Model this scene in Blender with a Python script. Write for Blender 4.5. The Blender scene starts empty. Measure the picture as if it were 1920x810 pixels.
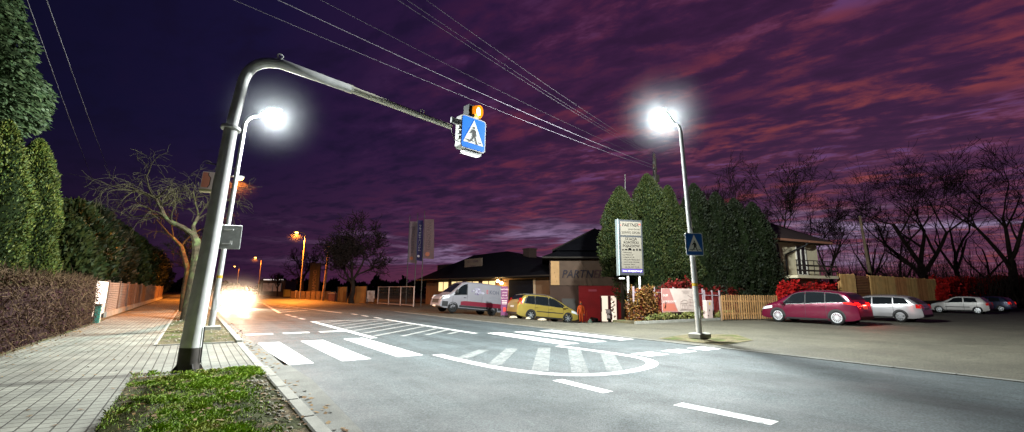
import bpy, bmesh, math, random
from mathutils import Vector, Matrix, noise
rnd = random.Random(7)
PI = math.pi
sc = bpy.context.scene
COL = sc.collection
rad = math.radians

# ------------------------------------------------------------------ camera
FPX = 870.0
CAMZ = 1.55
TH = rad(10.2)
CY = 546 - FPX * math.tan(TH)
ROLL = math.atan(.008)
YAW = math.atan((960 - 362) / (FPX / math.cos(TH)))
Rv = Vector((math.cos(YAW), -math.sin(YAW), 0))
Fv = Vector((math.sin(YAW) * math.cos(TH), math.cos(YAW) * math.cos(TH), math.sin(TH)))
Uv = Rv.cross(Fv)
HD = Vector((math.sin(YAW), math.cos(YAW), 0))
CAM = Vector((0, 0, CAMZ))
cr, sr = math.cos(ROLL), math.sin(ROLL)
def ray(u, v):
    a = (u - 960) / FPX; b = (CY - v) / FPX
    return Rv * (a * cr - b * sr) + Uv * (a * sr + b * cr) + Fv
def gp(u, v, z=0.0):
    r = ray(u, v); return CAM + r * ((z - CAMZ) / r.z)
def ip(u, v, d):
    r = ray(u, v); return CAM + r * (d / r.dot(HD))
cd = bpy.data.cameras.new('camera'); cam = bpy.data.objects.new('camera', cd); COL.objects.link(cam)
cd.sensor_fit = 'HORIZONTAL'; cd.sensor_width = 36; cd.lens = FPX / 1920 * 36
cd.shift_y = -(405 - CY) / 1920
cd.clip_start = .05; cd.clip_end = 3000
xr = Rv * cr + Uv * sr; yr = Uv * cr - Rv * sr; zr = -Fv
cam.matrix_world = Matrix(((xr.x, yr.x, zr.x, 0), (xr.y, yr.y, zr.y, 0), (xr.z, yr.z, zr.z, CAMZ), (0, 0, 0, 1)))
sc.camera = cam

# ------------------------------------------------------------------ materials
def mat(name, col, rough=.6, metal=0., spec=.4, var=0., vscale=4., bump=0., bscale=30., col2=None, emis=None, es=0., coat=0., fine=0., fscale=150., two=None, trans=0.):
    m = bpy.data.materials.new(name); m.use_nodes = True
    nt = m.node_tree; b = nt.nodes['Principled BSDF']; L = nt.links.new
    c4 = (*col, 1)
    b.inputs['Base Color'].default_value = c4
    b.inputs['Roughness'].default_value = rough
    b.inputs['Metallic'].default_value = metal
    b.inputs['Specular IOR Level'].default_value = spec
    if coat: b.inputs['Coat Weight'].default_value = coat; b.inputs['Coat Roughness'].default_value = .06
    if trans: b.inputs['Transmission Weight'].default_value = trans
    geo = None
    def G():
        nonlocal geo
        if geo is None: geo = nt.nodes.new('ShaderNodeNewGeometry')
        return geo
    src = None
    if col2 is not None:
        mx = nt.nodes.new('ShaderNodeMix'); mx.data_type = 'RGBA'
        mx.inputs[6].default_value = c4; mx.inputs[7].default_value = (*col2, 1)
        L(G().outputs['Random Per Island'], mx.inputs[0]); src = mx.outputs[2]
    if two is not None:      # two = (colour, scale, lo, hi): patches of a second colour
        n = nt.nodes.new('ShaderNodeTexNoise'); n.inputs['Scale'].default_value = two[1]; n.inputs['Detail'].default_value = 6
        L(G().outputs['Position'], n.inputs['Vector'])
        r = nt.nodes.new('ShaderNodeMapRange'); r.inputs[1].default_value = two[2]; r.inputs[2].default_value = two[3]
        L(n.outputs['Fac'], r.inputs[0])
        mx = nt.nodes.new('ShaderNodeMix'); mx.data_type = 'RGBA'
        mx.inputs[6].default_value = c4; mx.inputs[7].default_value = (*two[0], 1)
        if src: L(src, mx.inputs[6])
        L(r.outputs[0], mx.inputs[0]); src = mx.outputs[2]
    for amt, scl, det in ((var, vscale, 5), (fine, fscale, 2)):
        if amt:
            n = nt.nodes.new('ShaderNodeTexNoise'); n.inputs['Scale'].default_value = scl; n.inputs['Detail'].default_value = det
            L(G().outputs['Position'], n.inputs['Vector'])
            r = nt.nodes.new('ShaderNodeMapRange'); r.inputs[1].default_value = .3; r.inputs[2].default_value = .7
            r.inputs[3].default_value = 1 - amt; r.inputs[4].default_value = 1 + amt
            L(n.outputs['Fac'], r.inputs[0])
            mx = nt.nodes.new('ShaderNodeMix'); mx.data_type = 'RGBA'; mx.blend_type = 'MULTIPLY'; mx.inputs[0].default_value = 1
            mx.inputs[6].default_value = c4
            if src: L(src, mx.inputs[6])
            L(r.outputs[0], mx.inputs[7]); src = mx.outputs[2]
    if src: L(src, b.inputs['Base Color'])
    if bump:
        n = nt.nodes.new('ShaderNodeTexNoise'); n.inputs['Scale'].default_value = bscale; n.inputs['Detail'].default_value = 6
        L(G().outputs['Position'], n.inputs['Vector'])
        bp = nt.nodes.new('ShaderNodeBump'); bp.inputs['Strength'].default_value = bump; bp.inputs['Distance'].default_value = .02
        L(n.outputs['Fac'], bp.inputs['Height']); L(bp.outputs[0], b.inputs['Normal'])
    if emis:
        b.inputs['Emission Color'].default_value = (*emis, 1); b.inputs['Emission Strength'].default_value = es
    return m

# ------------------------------------------------------------------ mesh builder
W = {}
class MB:
    def __init__(s): s.v = []; s.f = []; s.m = []
    def add(s, vs, fs, mi=0):
        o = len(s.v); s.v += [tuple(x) for x in vs]
        for f in fs: s.f.append(tuple(i + o for i in f)); s.m.append(mi)
        return s
    def poly(s, vs, mi=0): return s.add(vs, [tuple(range(len(vs)))], mi)
    def box(s, c, sz, rz=0., mi=0, tilt=None):
        x, y, z = sz[0] / 2, sz[1] / 2, sz[2] / 2
        M = Matrix.Rotation(rz, 3, 'Z')
        if tilt: M = M @ tilt
        vs = [M @ Vector((a * x, b * y, d * z)) + Vector(c) for d in (-1, 1) for a, b in ((-1, -1), (1, -1), (1, 1), (-1, 1))]
        return s.add(vs, [(3, 2, 1, 0), (4, 5, 6, 7), (0, 1, 5, 4), (1, 2, 6, 5), (2, 3, 7, 6), (3, 0, 4, 7)], mi)
    def bbox(s, c, sz, bev, rz=0., mi=0):       # box with bevelled vertical and top edges
        x, y, z = sz[0] / 2, sz[1] / 2, sz[2] / 2; M = Matrix.Rotation(rz, 3, 'Z')
        rings = []
        for zz, k in ((-z, 0), (z - bev, 0), (z, bev)):
            a, b = x - k, y - k
            rings.append([M @ Vector(p) + Vector(c) for p in ((-a, -b + bev, zz), (-a + bev, -b, zz), (a - bev, -b, zz), (a, -b + bev, zz), (a, b - bev, zz), (a - bev, b, zz), (-a + bev, b, zz), (-a, b - bev, zz))])
        return s.loft(rings, True, mi)
    def loft(s, rings, cap=True, mi=0, closed=True):
        n = len(rings[0]); vs = [p for r in rings for p in r]; fs = []
        for i in range(len(rings) - 1):
            for j in range(n if closed else n - 1):
                k = (j + 1) % n
                fs.append((i * n + j, i * n + k, (i + 1) * n + k, (i + 1) * n + j))
        if cap: fs += [tuple(reversed(range(n))), tuple((len(rings) - 1) * n + j for j in range(n))]
        return s.add(vs, fs, mi)
    def tube(s, pts, rs, n=8, cap=True, mi=0):
        pts = [Vector(p) for p in pts]
        if not hasattr(rs, '__len__'): rs = [rs] * len(pts)
        rings = []; up = None
        for i, p in enumerate(pts):
            d = (pts[min(i + 1, len(pts) - 1)] - pts[max(i - 1, 0)])
            if d.length < 1e-9: d = Vector((0, 0, 1))
            d.normalize()
            if up is None: up = d.orthogonal().normalized()
            a = (up - d * up.dot(d))
            if a.length < 1e-5: a = d.orthogonal()
            a.normalize(); up = a; b = d.cross(a)
            rings.append([p + (a * math.cos(2 * PI * k / n) + b * math.sin(2 * PI * k / n)) * rs[i] for k in range(n)])
        return s.loft(rings, cap, mi)
    def lathe(s, prof, c=(0, 0, 0), axis='Z', n=20, mi=0, cap=True):   # prof: (radius, along)
        rings = []
        for r, h in prof:
            ring = []
            for k in range(n):
                a = 2 * PI * k / n; x, y = r * math.cos(a), r * math.sin(a)
                p = {'Z': (x, y, h), 'Y': (x, h, -y), 'X': (h, x, y)}[axis]
                ring.append(Vector(p) + Vector(c))
            rings.append(ring)
        return s.loft(rings, cap, mi)
    def prism(s, pl, z0, z1, mi=0):
        return s.loft([[(x, y, z0) for x, y in pl], [(x, y, z1) for x, y in pl]], True, mi)
    def build(s, name, m, parent=None, smooth=False, local=False, loc=None):
        me = bpy.data.meshes.new(name)
        vs = s.v
        if parent is not None and not local:
            inv = W[parent].inverted(); vs = [inv @ Vector(v) for v in vs]
        if loc is not None:
            L0 = Vector(loc); vs = [Vector(v) - L0 for v in vs]
        me.from_pydata([tuple(v) for v in vs], [], s.f)
        ms = m if isinstance(m, (list, tuple)) else [m]
        for x in ms: me.materials.append(x)
        if len(ms) > 1: me.polygons.foreach_set('material_index', s.m)
        if smooth is True: me.polygons.foreach_set('use_smooth', [True] * len(me.polygons))
        me.update()
        if smooth == 'auto': me.shade_smooth() if False else autosmooth(me)
        o = bpy.data.objects.new(name, me); COL.objects.link(o)
        W[o] = Matrix()
        if parent is not None: o.parent = parent; W[o] = W[parent].copy()
        if loc is not None: o.location = loc; W[o] = Matrix.Translation(loc)
        return o
def autosmooth(me, ang=40):
    bm = bmesh.new(); bm.from_mesh(me)
    bmesh.ops.recalc_face_normals(bm, faces=bm.faces)
    for e in bm.edges:
        if len(e.link_faces) == 2 and e.calc_face_angle(0) > rad(ang): e.smooth = False
    for f in bm.faces: f.smooth = True
    bm.to_mesh(me); bm.free()
def tag(o, label, cat, group=None):
    o['label'] = label; o['category'] = cat
    if group: o['group'] = group
    return o
def thing(name, label, cat, loc=(0, 0, 0), rotz=0., group=None, rot=None):
    o = bpy.data.objects.new(name, None); COL.objects.link(o); o.empty_display_size = .2
    o.location = loc
    R = rot if rot is not None else Matrix.Rotation(rotz, 4, 'Z')
    o.rotation_euler = R.to_euler()
    W[o] = Matrix.Translation(loc) @ R
    return tag(o, label, cat, group)
def struct(mb, name, m, smooth=False):
    o = mb.build(name, m, None, smooth); o['kind'] = 'structure'; return o
def stuff(mb, name, m, label, cat):
    o = mb.build(name, m); o['kind'] = 'stuff'; tag(o, label, cat); return o
def copy_thing(root, loc, rotz, label=None, scale=None):
    r = root.copy(); COL.objects.link(r); r.location = loc; r.rotation_euler = (0, 0, rotz)
    if scale: r.scale = scale
    if label: r['label'] = label
    for ch in list(root.children):
        c = ch.copy(); COL.objects.link(c); c.parent = r
        for g in list(ch.children):
            d = g.copy(); COL.objects.link(d); d.parent = c
    return r
def text_mb(lines, ext=.004):
    """lines: (string, size, x, y, align) laid out in a local XY plane; returns one MB"""
    out = MB()
    for s, size, x, y, al in lines:
        cu = bpy.data.curves.new('lettering', 'FONT'); cu.body = s; cu.size = size; cu.extrude = ext; cu.align_x = al; cu.resolution_u = 2
        o = bpy.data.objects.new('lettering', cu); COL.objects.link(o)
        bpy.context.view_layer.update()
        me = bpy.data.meshes.new_from_object(o.evaluated_get(bpy.context.evaluated_depsgraph_get()))
        out.add([(v.co.x + x, v.co.y + y, v.co.z) for v in me.vertices], [tuple(p.vertices) for p in me.polygons])
        bpy.data.objects.remove(o); bpy.data.meshes.remove(me); bpy.data.curves.remove(cu)
    return out
def place(mb, origin, xdir, ydir):
    X = Vector(xdir).normalized(); Y = Vector(ydir).normalized(); N = X.cross(Y); O = Vector(origin)
    mb.v = [tuple(O + X * v[0] + Y * v[1] + N * v[2]) for v in mb.v]
    return mb
def lamp(name, kind, loc, energy, col, parent=None, **k):
    l = bpy.data.lights.new(name, kind); l.energy = energy; l.color = col
    for a, b in k.items(): setattr(l, a, b)
    o = bpy.data.objects.new(name, l); COL.objects.link(o); o.location = loc
    if parent is not None:
        o.parent = parent; o.location = W[parent].inverted() @ Vector(loc)
    return o
def aim(o, d, parent=None):
    q = Vector(d).to_track_quat('-Z', 'Y')
    if parent is not None: q = W[parent].to_quaternion().inverted() @ q
    o.rotation_euler = q.to_euler()

# ------------------------------------------------------------------ world: dusk sky with lit cloud bands
wd = bpy.data.worlds.new('World'); sc.world = wd; wd.use_nodes = True
nt = wd.node_tree; N = nt.nodes; Lk = nt.links.new
for n in list(N): N.remove(n)
def nd(t, **k):
    n = N.new(t)
    for a, b in k.items(): setattr(n, a, b)
    return n
def mth(op, a, b=None, c=None, clamp=False):
    n = nd('ShaderNodeMath', operation=op, use_clamp=clamp)
    for i, x in enumerate((a, b, c)):
        if x is None: continue
        if isinstance(x, (int, float)): n.inputs[i].default_value = x
        else: Lk(x, n.inputs[i])
    return n.outputs[0]
def rng(x, a, b, c=0., d=1., smooth=True):
    n = nd('ShaderNodeMapRange'); n.interpolation_type = 'SMOOTHSTEP' if smooth else 'LINEAR'
    Lk(x, n.inputs[0])
    for i, v in enumerate((a, b, c, d)): n.inputs[i + 1].default_value = v
    return n.outputs[0]
def mixc(f, a, b):
    n = nd('ShaderNodeMix', data_type='RGBA')
    if isinstance(f, (int, float)): n.inputs[0].default_value = f
    else: Lk(f, n.inputs[0])
    for i, x in ((6, a), (7, b)):
        if isinstance(x, tuple): n.inputs[i].default_value = (*x, 1)
        else: Lk(x, n.inputs[i])
    return n.outputs[2]
def ramp(x, stops):
    n = nd('ShaderNodeValToRGB'); Lk(x, n.inputs[0]); e = n.color_ramp.elements
    while len(e) < len(stops): e.new(.5)
    for i, (p, c) in enumerate(stops): e[i].position = p; e[i].color = (*c, 1)
    return n.outputs[0]
tc = nd('ShaderNodeTexCoord'); sp = nd('ShaderNodeSeparateXYZ'); Lk(tc.outputs['Generated'], sp.inputs[0])
dx, dy, dz = sp.outputs
zc = mth('MAXIMUM', dz, 0.0)
SUNAZ = YAW + rad(36)
sxx, syy = math.sin(SUNAZ), math.cos(SUNAZ)
sdot = mth('ADD', mth('MULTIPLY', dx, sxx), mth('MULTIPLY', dy, syy))      # towards the afterglow
sperp = mth('SUBTRACT', mth('MULTIPLY', dx, syy), mth('MULTIPLY', dy, sxx))
den = mth('ADD', zc, .075)
pa = mth('DIVIDE', sdot, den); pb = mth('DIVIDE', sperp, den)
cv = nd('ShaderNodeCombineXYZ'); Lk(mth('MULTIPLY', pa, 1.5), cv.inputs[0]); Lk(mth('MULTIPLY', pb, .8), cv.inputs[1])
def noi(scale, detail, dist, vec=None, rough=.55):
    n = nd('ShaderNodeTexNoise'); n.inputs['Scale'].default_value = scale; n.inputs['Detail'].default_value = detail
    n.inputs['Roughness'].default_value = rough; n.inputs['Distortion'].default_value = dist
    Lk(vec or cv.outputs[0], n.inputs['Vector']); return n.outputs['Fac']
n1 = noi(3.4, 9, .25, rough=.60); n2 = noi(.5, 5, .4); n3 = noi(7.5, 7, .4, rough=.6); n4 = noi(1.5, 4, .3)
# long flat streaks for the band just above the horizon
az_ = mth('ARCTAN2', sperp, sdot)
sv_ = nd('ShaderNodeCombineXYZ'); Lk(mth('MULTIPLY', az_, 3.2), sv_.inputs[0]); Lk(mth('MULTIPLY', dz, 26.), sv_.inputs[1]); SV = sv_.outputs[0]
SKYK = .86
# clear-sky gradient by closeness to the afterglow, then cloud sheets lit from below
base = ramp(rng(sdot, -.6, 1., 0, 1, False), [(0, (.0025, .002, .008)), (.42, (.0045, .0038, .022)), (.60, (.0095, .006, .036)), (.78, (.032, .010, .050)), (.9, (.050, .014, .056)), (1, (.058, .017, .060))])
low = rng(dz, .0, .30, 1, 0)
base = mixc(mth('MULTIPLY', low, rng(sdot, -.7, .5, .4, .95)), base, ramp(rng(sdot, -.6, 1., 0, 1, False), [(0, (.006, .003, .010)), (.45, (.016, .006, .022)), (.62, (.034, .010, .040)), (.8, (.075, .020, .066)), (1, (.115, .036, .095))]))
# lit undersides of the cloud sheet
tex = mth('ADD', mth('MULTIPLY', n1, .66), mth('MULTIPLY', n3, .34))
zone = rng(n4, .34, .62, .22, 1.)
lit = mth('MULTIPLY', mth('MULTIPLY', rng(tex, .465, .64), rng(sdot, .44, .95, .03, .95)), mth('MULTIPLY', zone, rng(dz, .75, .30, .55, 1.)))
cl = mixc(mth('MULTIPLY', lit, .78), base, ramp(sdot, [(0, (.03, .006, .024)), (.5, (.095, .015, .046)), (.75, (.21, .032, .062)), (.9, (.30, .052, .062)), (1, (.36, .075, .060))]))
dark = mth('MULTIPLY', rng(tex, .52, .37), rng(sdot, 0, .7, .25, .8))
cl = mixc(dark, cl, ramp(sdot, [(0, (.003, .0025, .010)), (.6, (.012, .006, .030)), (.85, (.030, .010, .038)), (1, (.040, .014, .046))]))
# violet-blue breaks higher up on the right
bluish = mth('MULTIPLY', mth('MULTIPLY', rng(tex, .51, .60), rng(n2, .54, .42)), mth('MULTIPLY', rng(sdot, .45, .95, 0, .7), rng(dz, .1, .2)))
cl = mixc(bluish, cl, (.105, .06, .22))
# pale gaps low over the horizon
streak = noi(1.0, 7, .5, SV, .62)
gapz = mth('MULTIPLY', rng(dz, .03, .07), rng(dz, .17, .10))
gap = mth('MULTIPLY', mth('MULTIPLY', gapz, rng(streak, .47, .62)), mth('MULTIPLY', rng(sdot, .22, .70, .0, .95), rng(tex, .40, .56, .35, 1.)))
cl = mixc(gap, cl, ramp(sdot, [(0, (.08, .04, .10)), (.6, (.19, .11, .21)), (.92, (.36, .26, .46)), (1, (.44, .36, .58))]))
hor = mth('MULTIPLY', rng(dz, .085, .0), rng(sdot, .4, .95, 0., .6))
cl = mixc(mth('MULTIPLY', hor, rng(streak, .60, .42)), cl, (.24, .06, .085))
sky = nd('ShaderNodeTexSky'); sky.sky_type = 'NISHITA'; sky.sun_disc = False
sky.sun_elevation = rad(-4); sky.sun_rotation = SUNAZ
b1 = nd('ShaderNodeBackground'); Lk(cl, b1.inputs[0]); b1.inputs[1].default_value = SKYK
b2 = nd('ShaderNodeBackground'); Lk(sky.outputs[0], b2.inputs[0]); b2.inputs[1].default_value = .05
ad = nd('ShaderNodeAddShader'); Lk(b1.outputs[0], ad.inputs[0]); Lk(b2.outputs[0], ad.inputs[1])
wo = nd('ShaderNodeOutputWorld'); Lk(ad.outputs[0], wo.inputs[0])
sun = lamp('sun', 'SUN', (0, 0, 60), .02, (1., .55, .45)); sun.data.angle = rad(12)
aim(sun, (-sxx, -syy, -.18))
LED_L = 14000; LED_R = 20000; FLOOD = 3800; HEADL = 7000; BLOOMD = .0034; BLOOMH = .065
# ------------------------------------------------------------------ materials used around the place
def asphalt_mat(name, base, rough, grain, stones, wear):
    m = bpy.data.materials.new(name); m.use_nodes = True; nt = m.node_tree; b = nt.nodes['Principled BSDF']; L = nt.links.new; nn = nt.nodes.new
    g = nn('ShaderNodeNewGeometry'); mp = nn('ShaderNodeMapping'); mp.inputs['Scale'].default_value = (1.0, .045, 1); L(g.outputs['Position'], mp.inputs[0])
    def noise_(sc_, det, vec=None, lo=.3, hi=.7, a=0., c=1.):
        n = nn('ShaderNodeTexNoise'); n.inputs['Scale'].default_value = sc_; n.inputs['Detail'].default_value = det; n.inputs['Roughness'].default_value = .65; L(vec or g.outputs['Position'], n.inputs['Vector'])
        r = nn('ShaderNodeMapRange'); r.inputs[1].default_value = lo; r.inputs[2].default_value = hi; r.inputs[3].default_value = a; r.inputs[4].default_value = c; L(n.outputs['Fac'], r.inputs[0]); return r.outputs[0]
    def mul(x, y):
        q = nn('ShaderNodeMath'); q.operation = 'MULTIPLY'; L(x, q.inputs[0]); L(y, q.inputs[1]); return q.outputs[0]
    v = nn('ShaderNodeTexVoronoi'); v.inputs['Scale'].default_value = 52; L(g.outputs['Position'], v.inputs['Vector'])
    sv = nn('ShaderNodeSeparateXYZ'); L(v.outputs['Color'], sv.inputs[0]); rs = nn('ShaderNodeMapRange'); rs.inputs[3].default_value = 1 - stones; rs.inputs[4].default_value = 1 + stones; L(sv.outputs[0], rs.inputs[0])
    f = mul(noise_(34, 4, None, .3, .7, 1 - grain, 1 + grain), rs.outputs[0])
    f = mul(f, noise_(.5, 7, None, .3, .7, .72, 1.22)); f = mul(f, noise_(1.15, 4, mp.outputs[0], .35, .65, 1 - wear, 1 + wear * .7)); f = mul(f, noise_(4.2, 5, None, .62, .74, 1., .72))
    mx = nn('ShaderNodeMix'); mx.data_type = 'RGBA'; mx.blend_type = 'MULTIPLY'; mx.inputs[0].default_value = 1; mx.inputs[6].default_value = (*base, 1); L(f, mx.inputs[7]); L(mx.outputs[2], b.inputs['Base Color'])
    b.inputs['Specular IOR Level'].default_value = .35; L(noise_(.8, 5, None, .3, .7, rough - .14, rough + .12), b.inputs['Roughness'])
    bp = nn('ShaderNodeBump'); bp.inputs['Strength'].default_value = .8; bp.inputs['Distance'].default_value = .012; L(noise_(70, 3, None, .2, .8), bp.inputs['Height']); L(bp.outputs[0], b.inputs['Normal'])
    return m
m_asph = asphalt_mat('asphalt', (.050, .063, .066), .64, .48, .58, .36)
m_apron = asphalt_mat('apron_asphalt', (.078, .072, .052), .78, .50, .60, .05)
m_paint = mat('road_paint', (.66, .66, .63), .6, var=.2, vscale=2.5, bump=.3, bscale=120, fine=.22, fscale=45, two=((.22, .23, .23), 13., .56, .66))
m_worn = mat('worn_road_paint', (.125, .135, .13), .7, var=.3, vscale=3., bump=.4, bscale=120, fine=.4, fscale=40, two=((.06, .07, .072), 11., .48, .60))
m_soil = mat('soil', (.10, .085, .05), .95, spec=.1, var=.45, vscale=3, bump=1., bscale=45, fine=.6, fscale=40, two=((.05, .065, .02), 1.6, .5, .62))
m_earth = mat('dark_earth', (.035, .028, .018), .95, spec=.1, var=.4, vscale=1.5, bump=1., bscale=20)
m_conc = mat('concrete', (.25, .245, .215), .85, spec=.25, var=.2, vscale=2.5, bump=.35, bscale=60, fine=.15, fscale=120)
m_dust = mat('gutter', (.155, .155, .14), .9, spec=.2, var=.22, vscale=2.2, bump=.4, bscale=90, fine=.3, fscale=90)

def paver_mat():
    m = bpy.data.materials.new('pavers'); m.use_nodes = True; nt = m.node_tree; b = nt.nodes['Principled BSDF']; L = nt.links.new
    g = nt.nodes.new('ShaderNodeNewGeometry'); s = nt.nodes.new('ShaderNodeSeparateXYZ'); c = nt.nodes.new('ShaderNodeCombineXYZ')
    L(g.outputs['Position'], s.inputs[0]); L(s.outputs[1], c.inputs[0]); L(s.outputs[0], c.inputs[1])
    br = nt.nodes.new('ShaderNodeTexBrick'); br.inputs['Scale'].default_value = 1
    br.inputs['Brick Width'].default_value = .21; br.inputs['Row Height'].default_value = .155; br.inputs['Mortar Size'].default_value = .011; br.inputs['Mortar Smooth'].default_value = .4
    br.inputs['Bias'].default_value = -.2
    br.inputs['Color1'].default_value = (.205, .205, .17, 1); br.inputs['Color2'].default_value = (.15, .15, .122, 1); br.inputs['Mortar'].default_value = (.022, .021, .012, 1)
    L(c.outputs[0], br.inputs['Vector'])
    n = nt.nodes.new('ShaderNodeTexNoise'); n.inputs['Scale'].default_value = 1.1; n.inputs['Detail'].default_value = 7; L(g.outputs['Position'], n.inputs['Vector'])
    r = nt.nodes.new('ShaderNodeMapRange'); r.inputs[1].default_value = .3; r.inputs[2].default_value = .7; r.inputs[3].default_value = .62; r.inputs[4].default_value = 1.25; L(n.outputs['Fac'], r.inputs[0])
    n2 = nt.nodes.new('ShaderNodeTexNoise'); n2.inputs['Scale'].default_value = 60; n2.inputs['Detail'].default_value = 3; L(g.outputs['Position'], n2.inputs['Vector'])
    r2 = nt.nodes.new('ShaderNodeMapRange'); r2.inputs[1].default_value = .3; r2.inputs[2].default_value = .7; r2.inputs[3].default_value = .85; r2.inputs[4].default_value = 1.15; L(n2.outputs['Fac'], r2.inputs[0])
    mm = nt.nodes.new('ShaderNodeMath'); mm.operation = 'MULTIPLY'; L(r.outputs[0], mm.inputs[0]); L(r2.outputs[0], mm.inputs[1])
    mx = nt.nodes.new('ShaderNodeMix'); mx.data_type = 'RGBA'; mx.blend_type = 'MULTIPLY'; mx.inputs[0].default_value = 1
    L(br.outputs['Color'], mx.inputs[6]); L(mm.outputs[0], mx.inputs[7]); L(mx.outputs[2], b.inputs['Base Color'])
    b.inputs['Roughness'].default_value = .8; b.inputs['Specular IOR Level'].default_value = .3
    bp = nt.nodes.new('ShaderNodeBump'); bp.inputs['Strength'].default_value = .6; bp.inputs['Distance'].default_value = .012
    inv = nt.nodes.new('ShaderNodeMath'); inv.operation = 'SUBTRACT'; inv.inputs[0].default_value = 1; L(br.outputs['Fac'], inv.inputs[1])
    L(inv.outputs[0], bp.inputs['Height']); L(bp.outputs[0], b.inputs['Normal'])
    return m
m_pave = paver_mat()

def sheet(pl, z): return MB().poly([(x, y, z) for x, y in pl])
# ground out to the horizon, road, apron, walk
g = MB(); g.poly([(-1500, -1500, -1.0), (1500, -1500, -1.0), (1500, 1500, -1.0), (-1500, 1500, -1.0)]); struct(g, 'ground', m_earth)
tr_ = MB()
for pl in ([(-400, -200), (-7.9, -200), (-7.9, 500), (-400, 500)], [(13.6, 60), (400, 62), (400, 500), (13.6, 500)], [(40.1, 15), (400, 15), (400, 62), (40.1, 62)]): tr_.poly([(x, y, -.02) for x, y in pl])
struct(tr_, 'terrain', m_earth)
struct(sheet([(1.3, -30), (12.62, -30), (12.62, 30), (13.6, 60), (15.2, 120), (16., 420), (1.3, 420)], 0), 'road', m_asph)
struct(sheet([(12.62, -30), (90, -30), (90, 15.2), (33, 15.2), (33, 17.5), (15.6, 17.5), (15.6, 60), (15.2, 120), (13.6, 60), (12.62, 30)], -.006), 'parking_apron', m_apron)
def sstep(a, b, x): t = max(0, min(1, (x - a) / (b - a))); return t * t * (3 - 2 * t)
def courtz(x, y):
    z = -.092 * max(0, x - 15.7) if x < 24.2 else -.092 * 8.5 - .01 * (x - 24.2)
    return max(-.86, z) * sstep(17.6, 19.8, y) * (1 - .8 * sstep(31, 36, y))
ct = MB(); vs = []; nxc, nyc = 41, 62
for i in range(nxc + 1):
    for j in range(nyc + 1):
        x, y = 15.6 + i * .6, 17.5 + j * .7; vs.append((x, y, courtz(x, y) - .006 - (.02 if i in (0,) else 0) * 0))
ct.add(vs, [(i * (nyc + 1) + j, (i + 1) * (nyc + 1) + j, (i + 1) * (nyc + 1) + j + 1, i * (nyc + 1) + j + 1) for i in range(nxc) for j in range(nyc)])
struct(ct, 'court', m_apron, True)
# seam kerb between road and apron
k = MB()
y = -20.
while y < 34:
    k.box((12.62, y + .5, .006), (.14, .985, .03)); y += 1.0
struct(k, 'flush_kerb', m_dust)
pv = MB()
pv.poly([(-3.3, -20, .06), (-.62, -20, .06), (-.62, 10.35, .06), (-.62, 15.7, .06), (-.62, 260, .06), (-3.3, 260, .06)])
struct(pv, 'pavement', m_pave)
pc = MB(); pc.poly([(-.62, 10.35, .06), (1.18, 10.35, .05), (1.18, 15.7, .05), (-.62, 15.7, .06)]); struct(pc, 'crossing_pavement', m_pave)
kb = MB()
def kerb_run(y0, y1, ztop):
    y = y0
    while y < y1 - .01:
        e = min(y + 1.0, y1); kb.bbox((1.27, (y + e) / 2, (ztop - .2) / 2), (.17, e - y - .012, ztop + .2), .018); y = e
kerb_run(-12, 10.3, .12); kerb_run(10.3, 15.7, .055); kerb_run(15.7, 120, .13)
# rounded kerb nose at the corner of the planting strip
struct(kb, 'kerb', m_conc)
ke = MB(); kd = MB()
y = -8.
while y < 10.2:
    kd.box((-.655, y + .5, .025), (.07, .985, .075)); y += 1.0
struct(kd, 'verge_edging', m_soil)
y = 15.75
while y < 60:
    ke.box((-.655, y + .5, .04), (.07, .985, .10)); y += 1.0
ke.box((.28, 10.3, .035), (1.72, .07, .06)); ke.box((.28, 15.74, .04), (1.72, .07, .09))
struct(ke, 'edging_stones', m_conc)
struct(sheet([(1.355, -20), (1.72, -20), (1.66, 4), (1.9, 9), (1.72, 14), (1.62, 18), (1.6, 60), (1.355, 60)], .004), 'gutter_strip', m_dust)
def lump(pl_x0, pl_x1, y0, y1, z, amp, step, seed):
    m = MB(); nx = max(2, int((pl_x1 - pl_x0) / step)); ny = max(2, int((y1 - y0) / step)); vs = []
    for i in range(nx + 1):
        for j in range(ny + 1):
            x = pl_x0 + (pl_x1 - pl_x0) * i / nx; y = y0 + (y1 - y0) * j / ny
            e = min(1, 4. * min(i / nx, 1 - i / nx)) * min(1, 6. * min(j / ny, 1 - j / ny) + .0)
            vs.append((x, y, z + (amp * (noise.noise(Vector((x * 1.7, y * 1.7, seed))) + .55) + .3 * amp * noise.noise(Vector((x * 7, y * 7, seed)))) * e))
    fs = [(i * (ny + 1) + j, (i + 1) * (ny + 1) + j, (i + 1) * (ny + 1) + j + 1, i * (ny + 1) + j + 1) for i in range(nx) for j in range(ny)]
    return m.add(vs, fs)
struct(lump(-.66, 1.19, -6, 10.31, .075, .05, .14, 1.), 'verge_soil', mat('verge_soil', (.045, .05, .018), .95, spec=.1, var=.5, vscale=4, bump=1., bscale=45, fine=.6, fscale=40, two=((.11, .085, .05), 2.2, .5, .62)), True)
struct(lump(-.62, 1.19, 15.78, 60, .075, .045, .2, 2.), 'planting_strip', m_soil, True)
hs = MB(); hs.poly([(-8, -20, .03), (-3.3, -20, .062), (-3.3, 260, .062), (-8, 260, .03)]); struct(hs, 'hedge_soil', m_soil)
struct(sheet([(13.35, 10.75), (15.7, 11.2), (17.2, 10.2), (15.6, 8.7), (13.3, 8.4)], .008), 'lamp_bed', m_soil)
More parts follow.
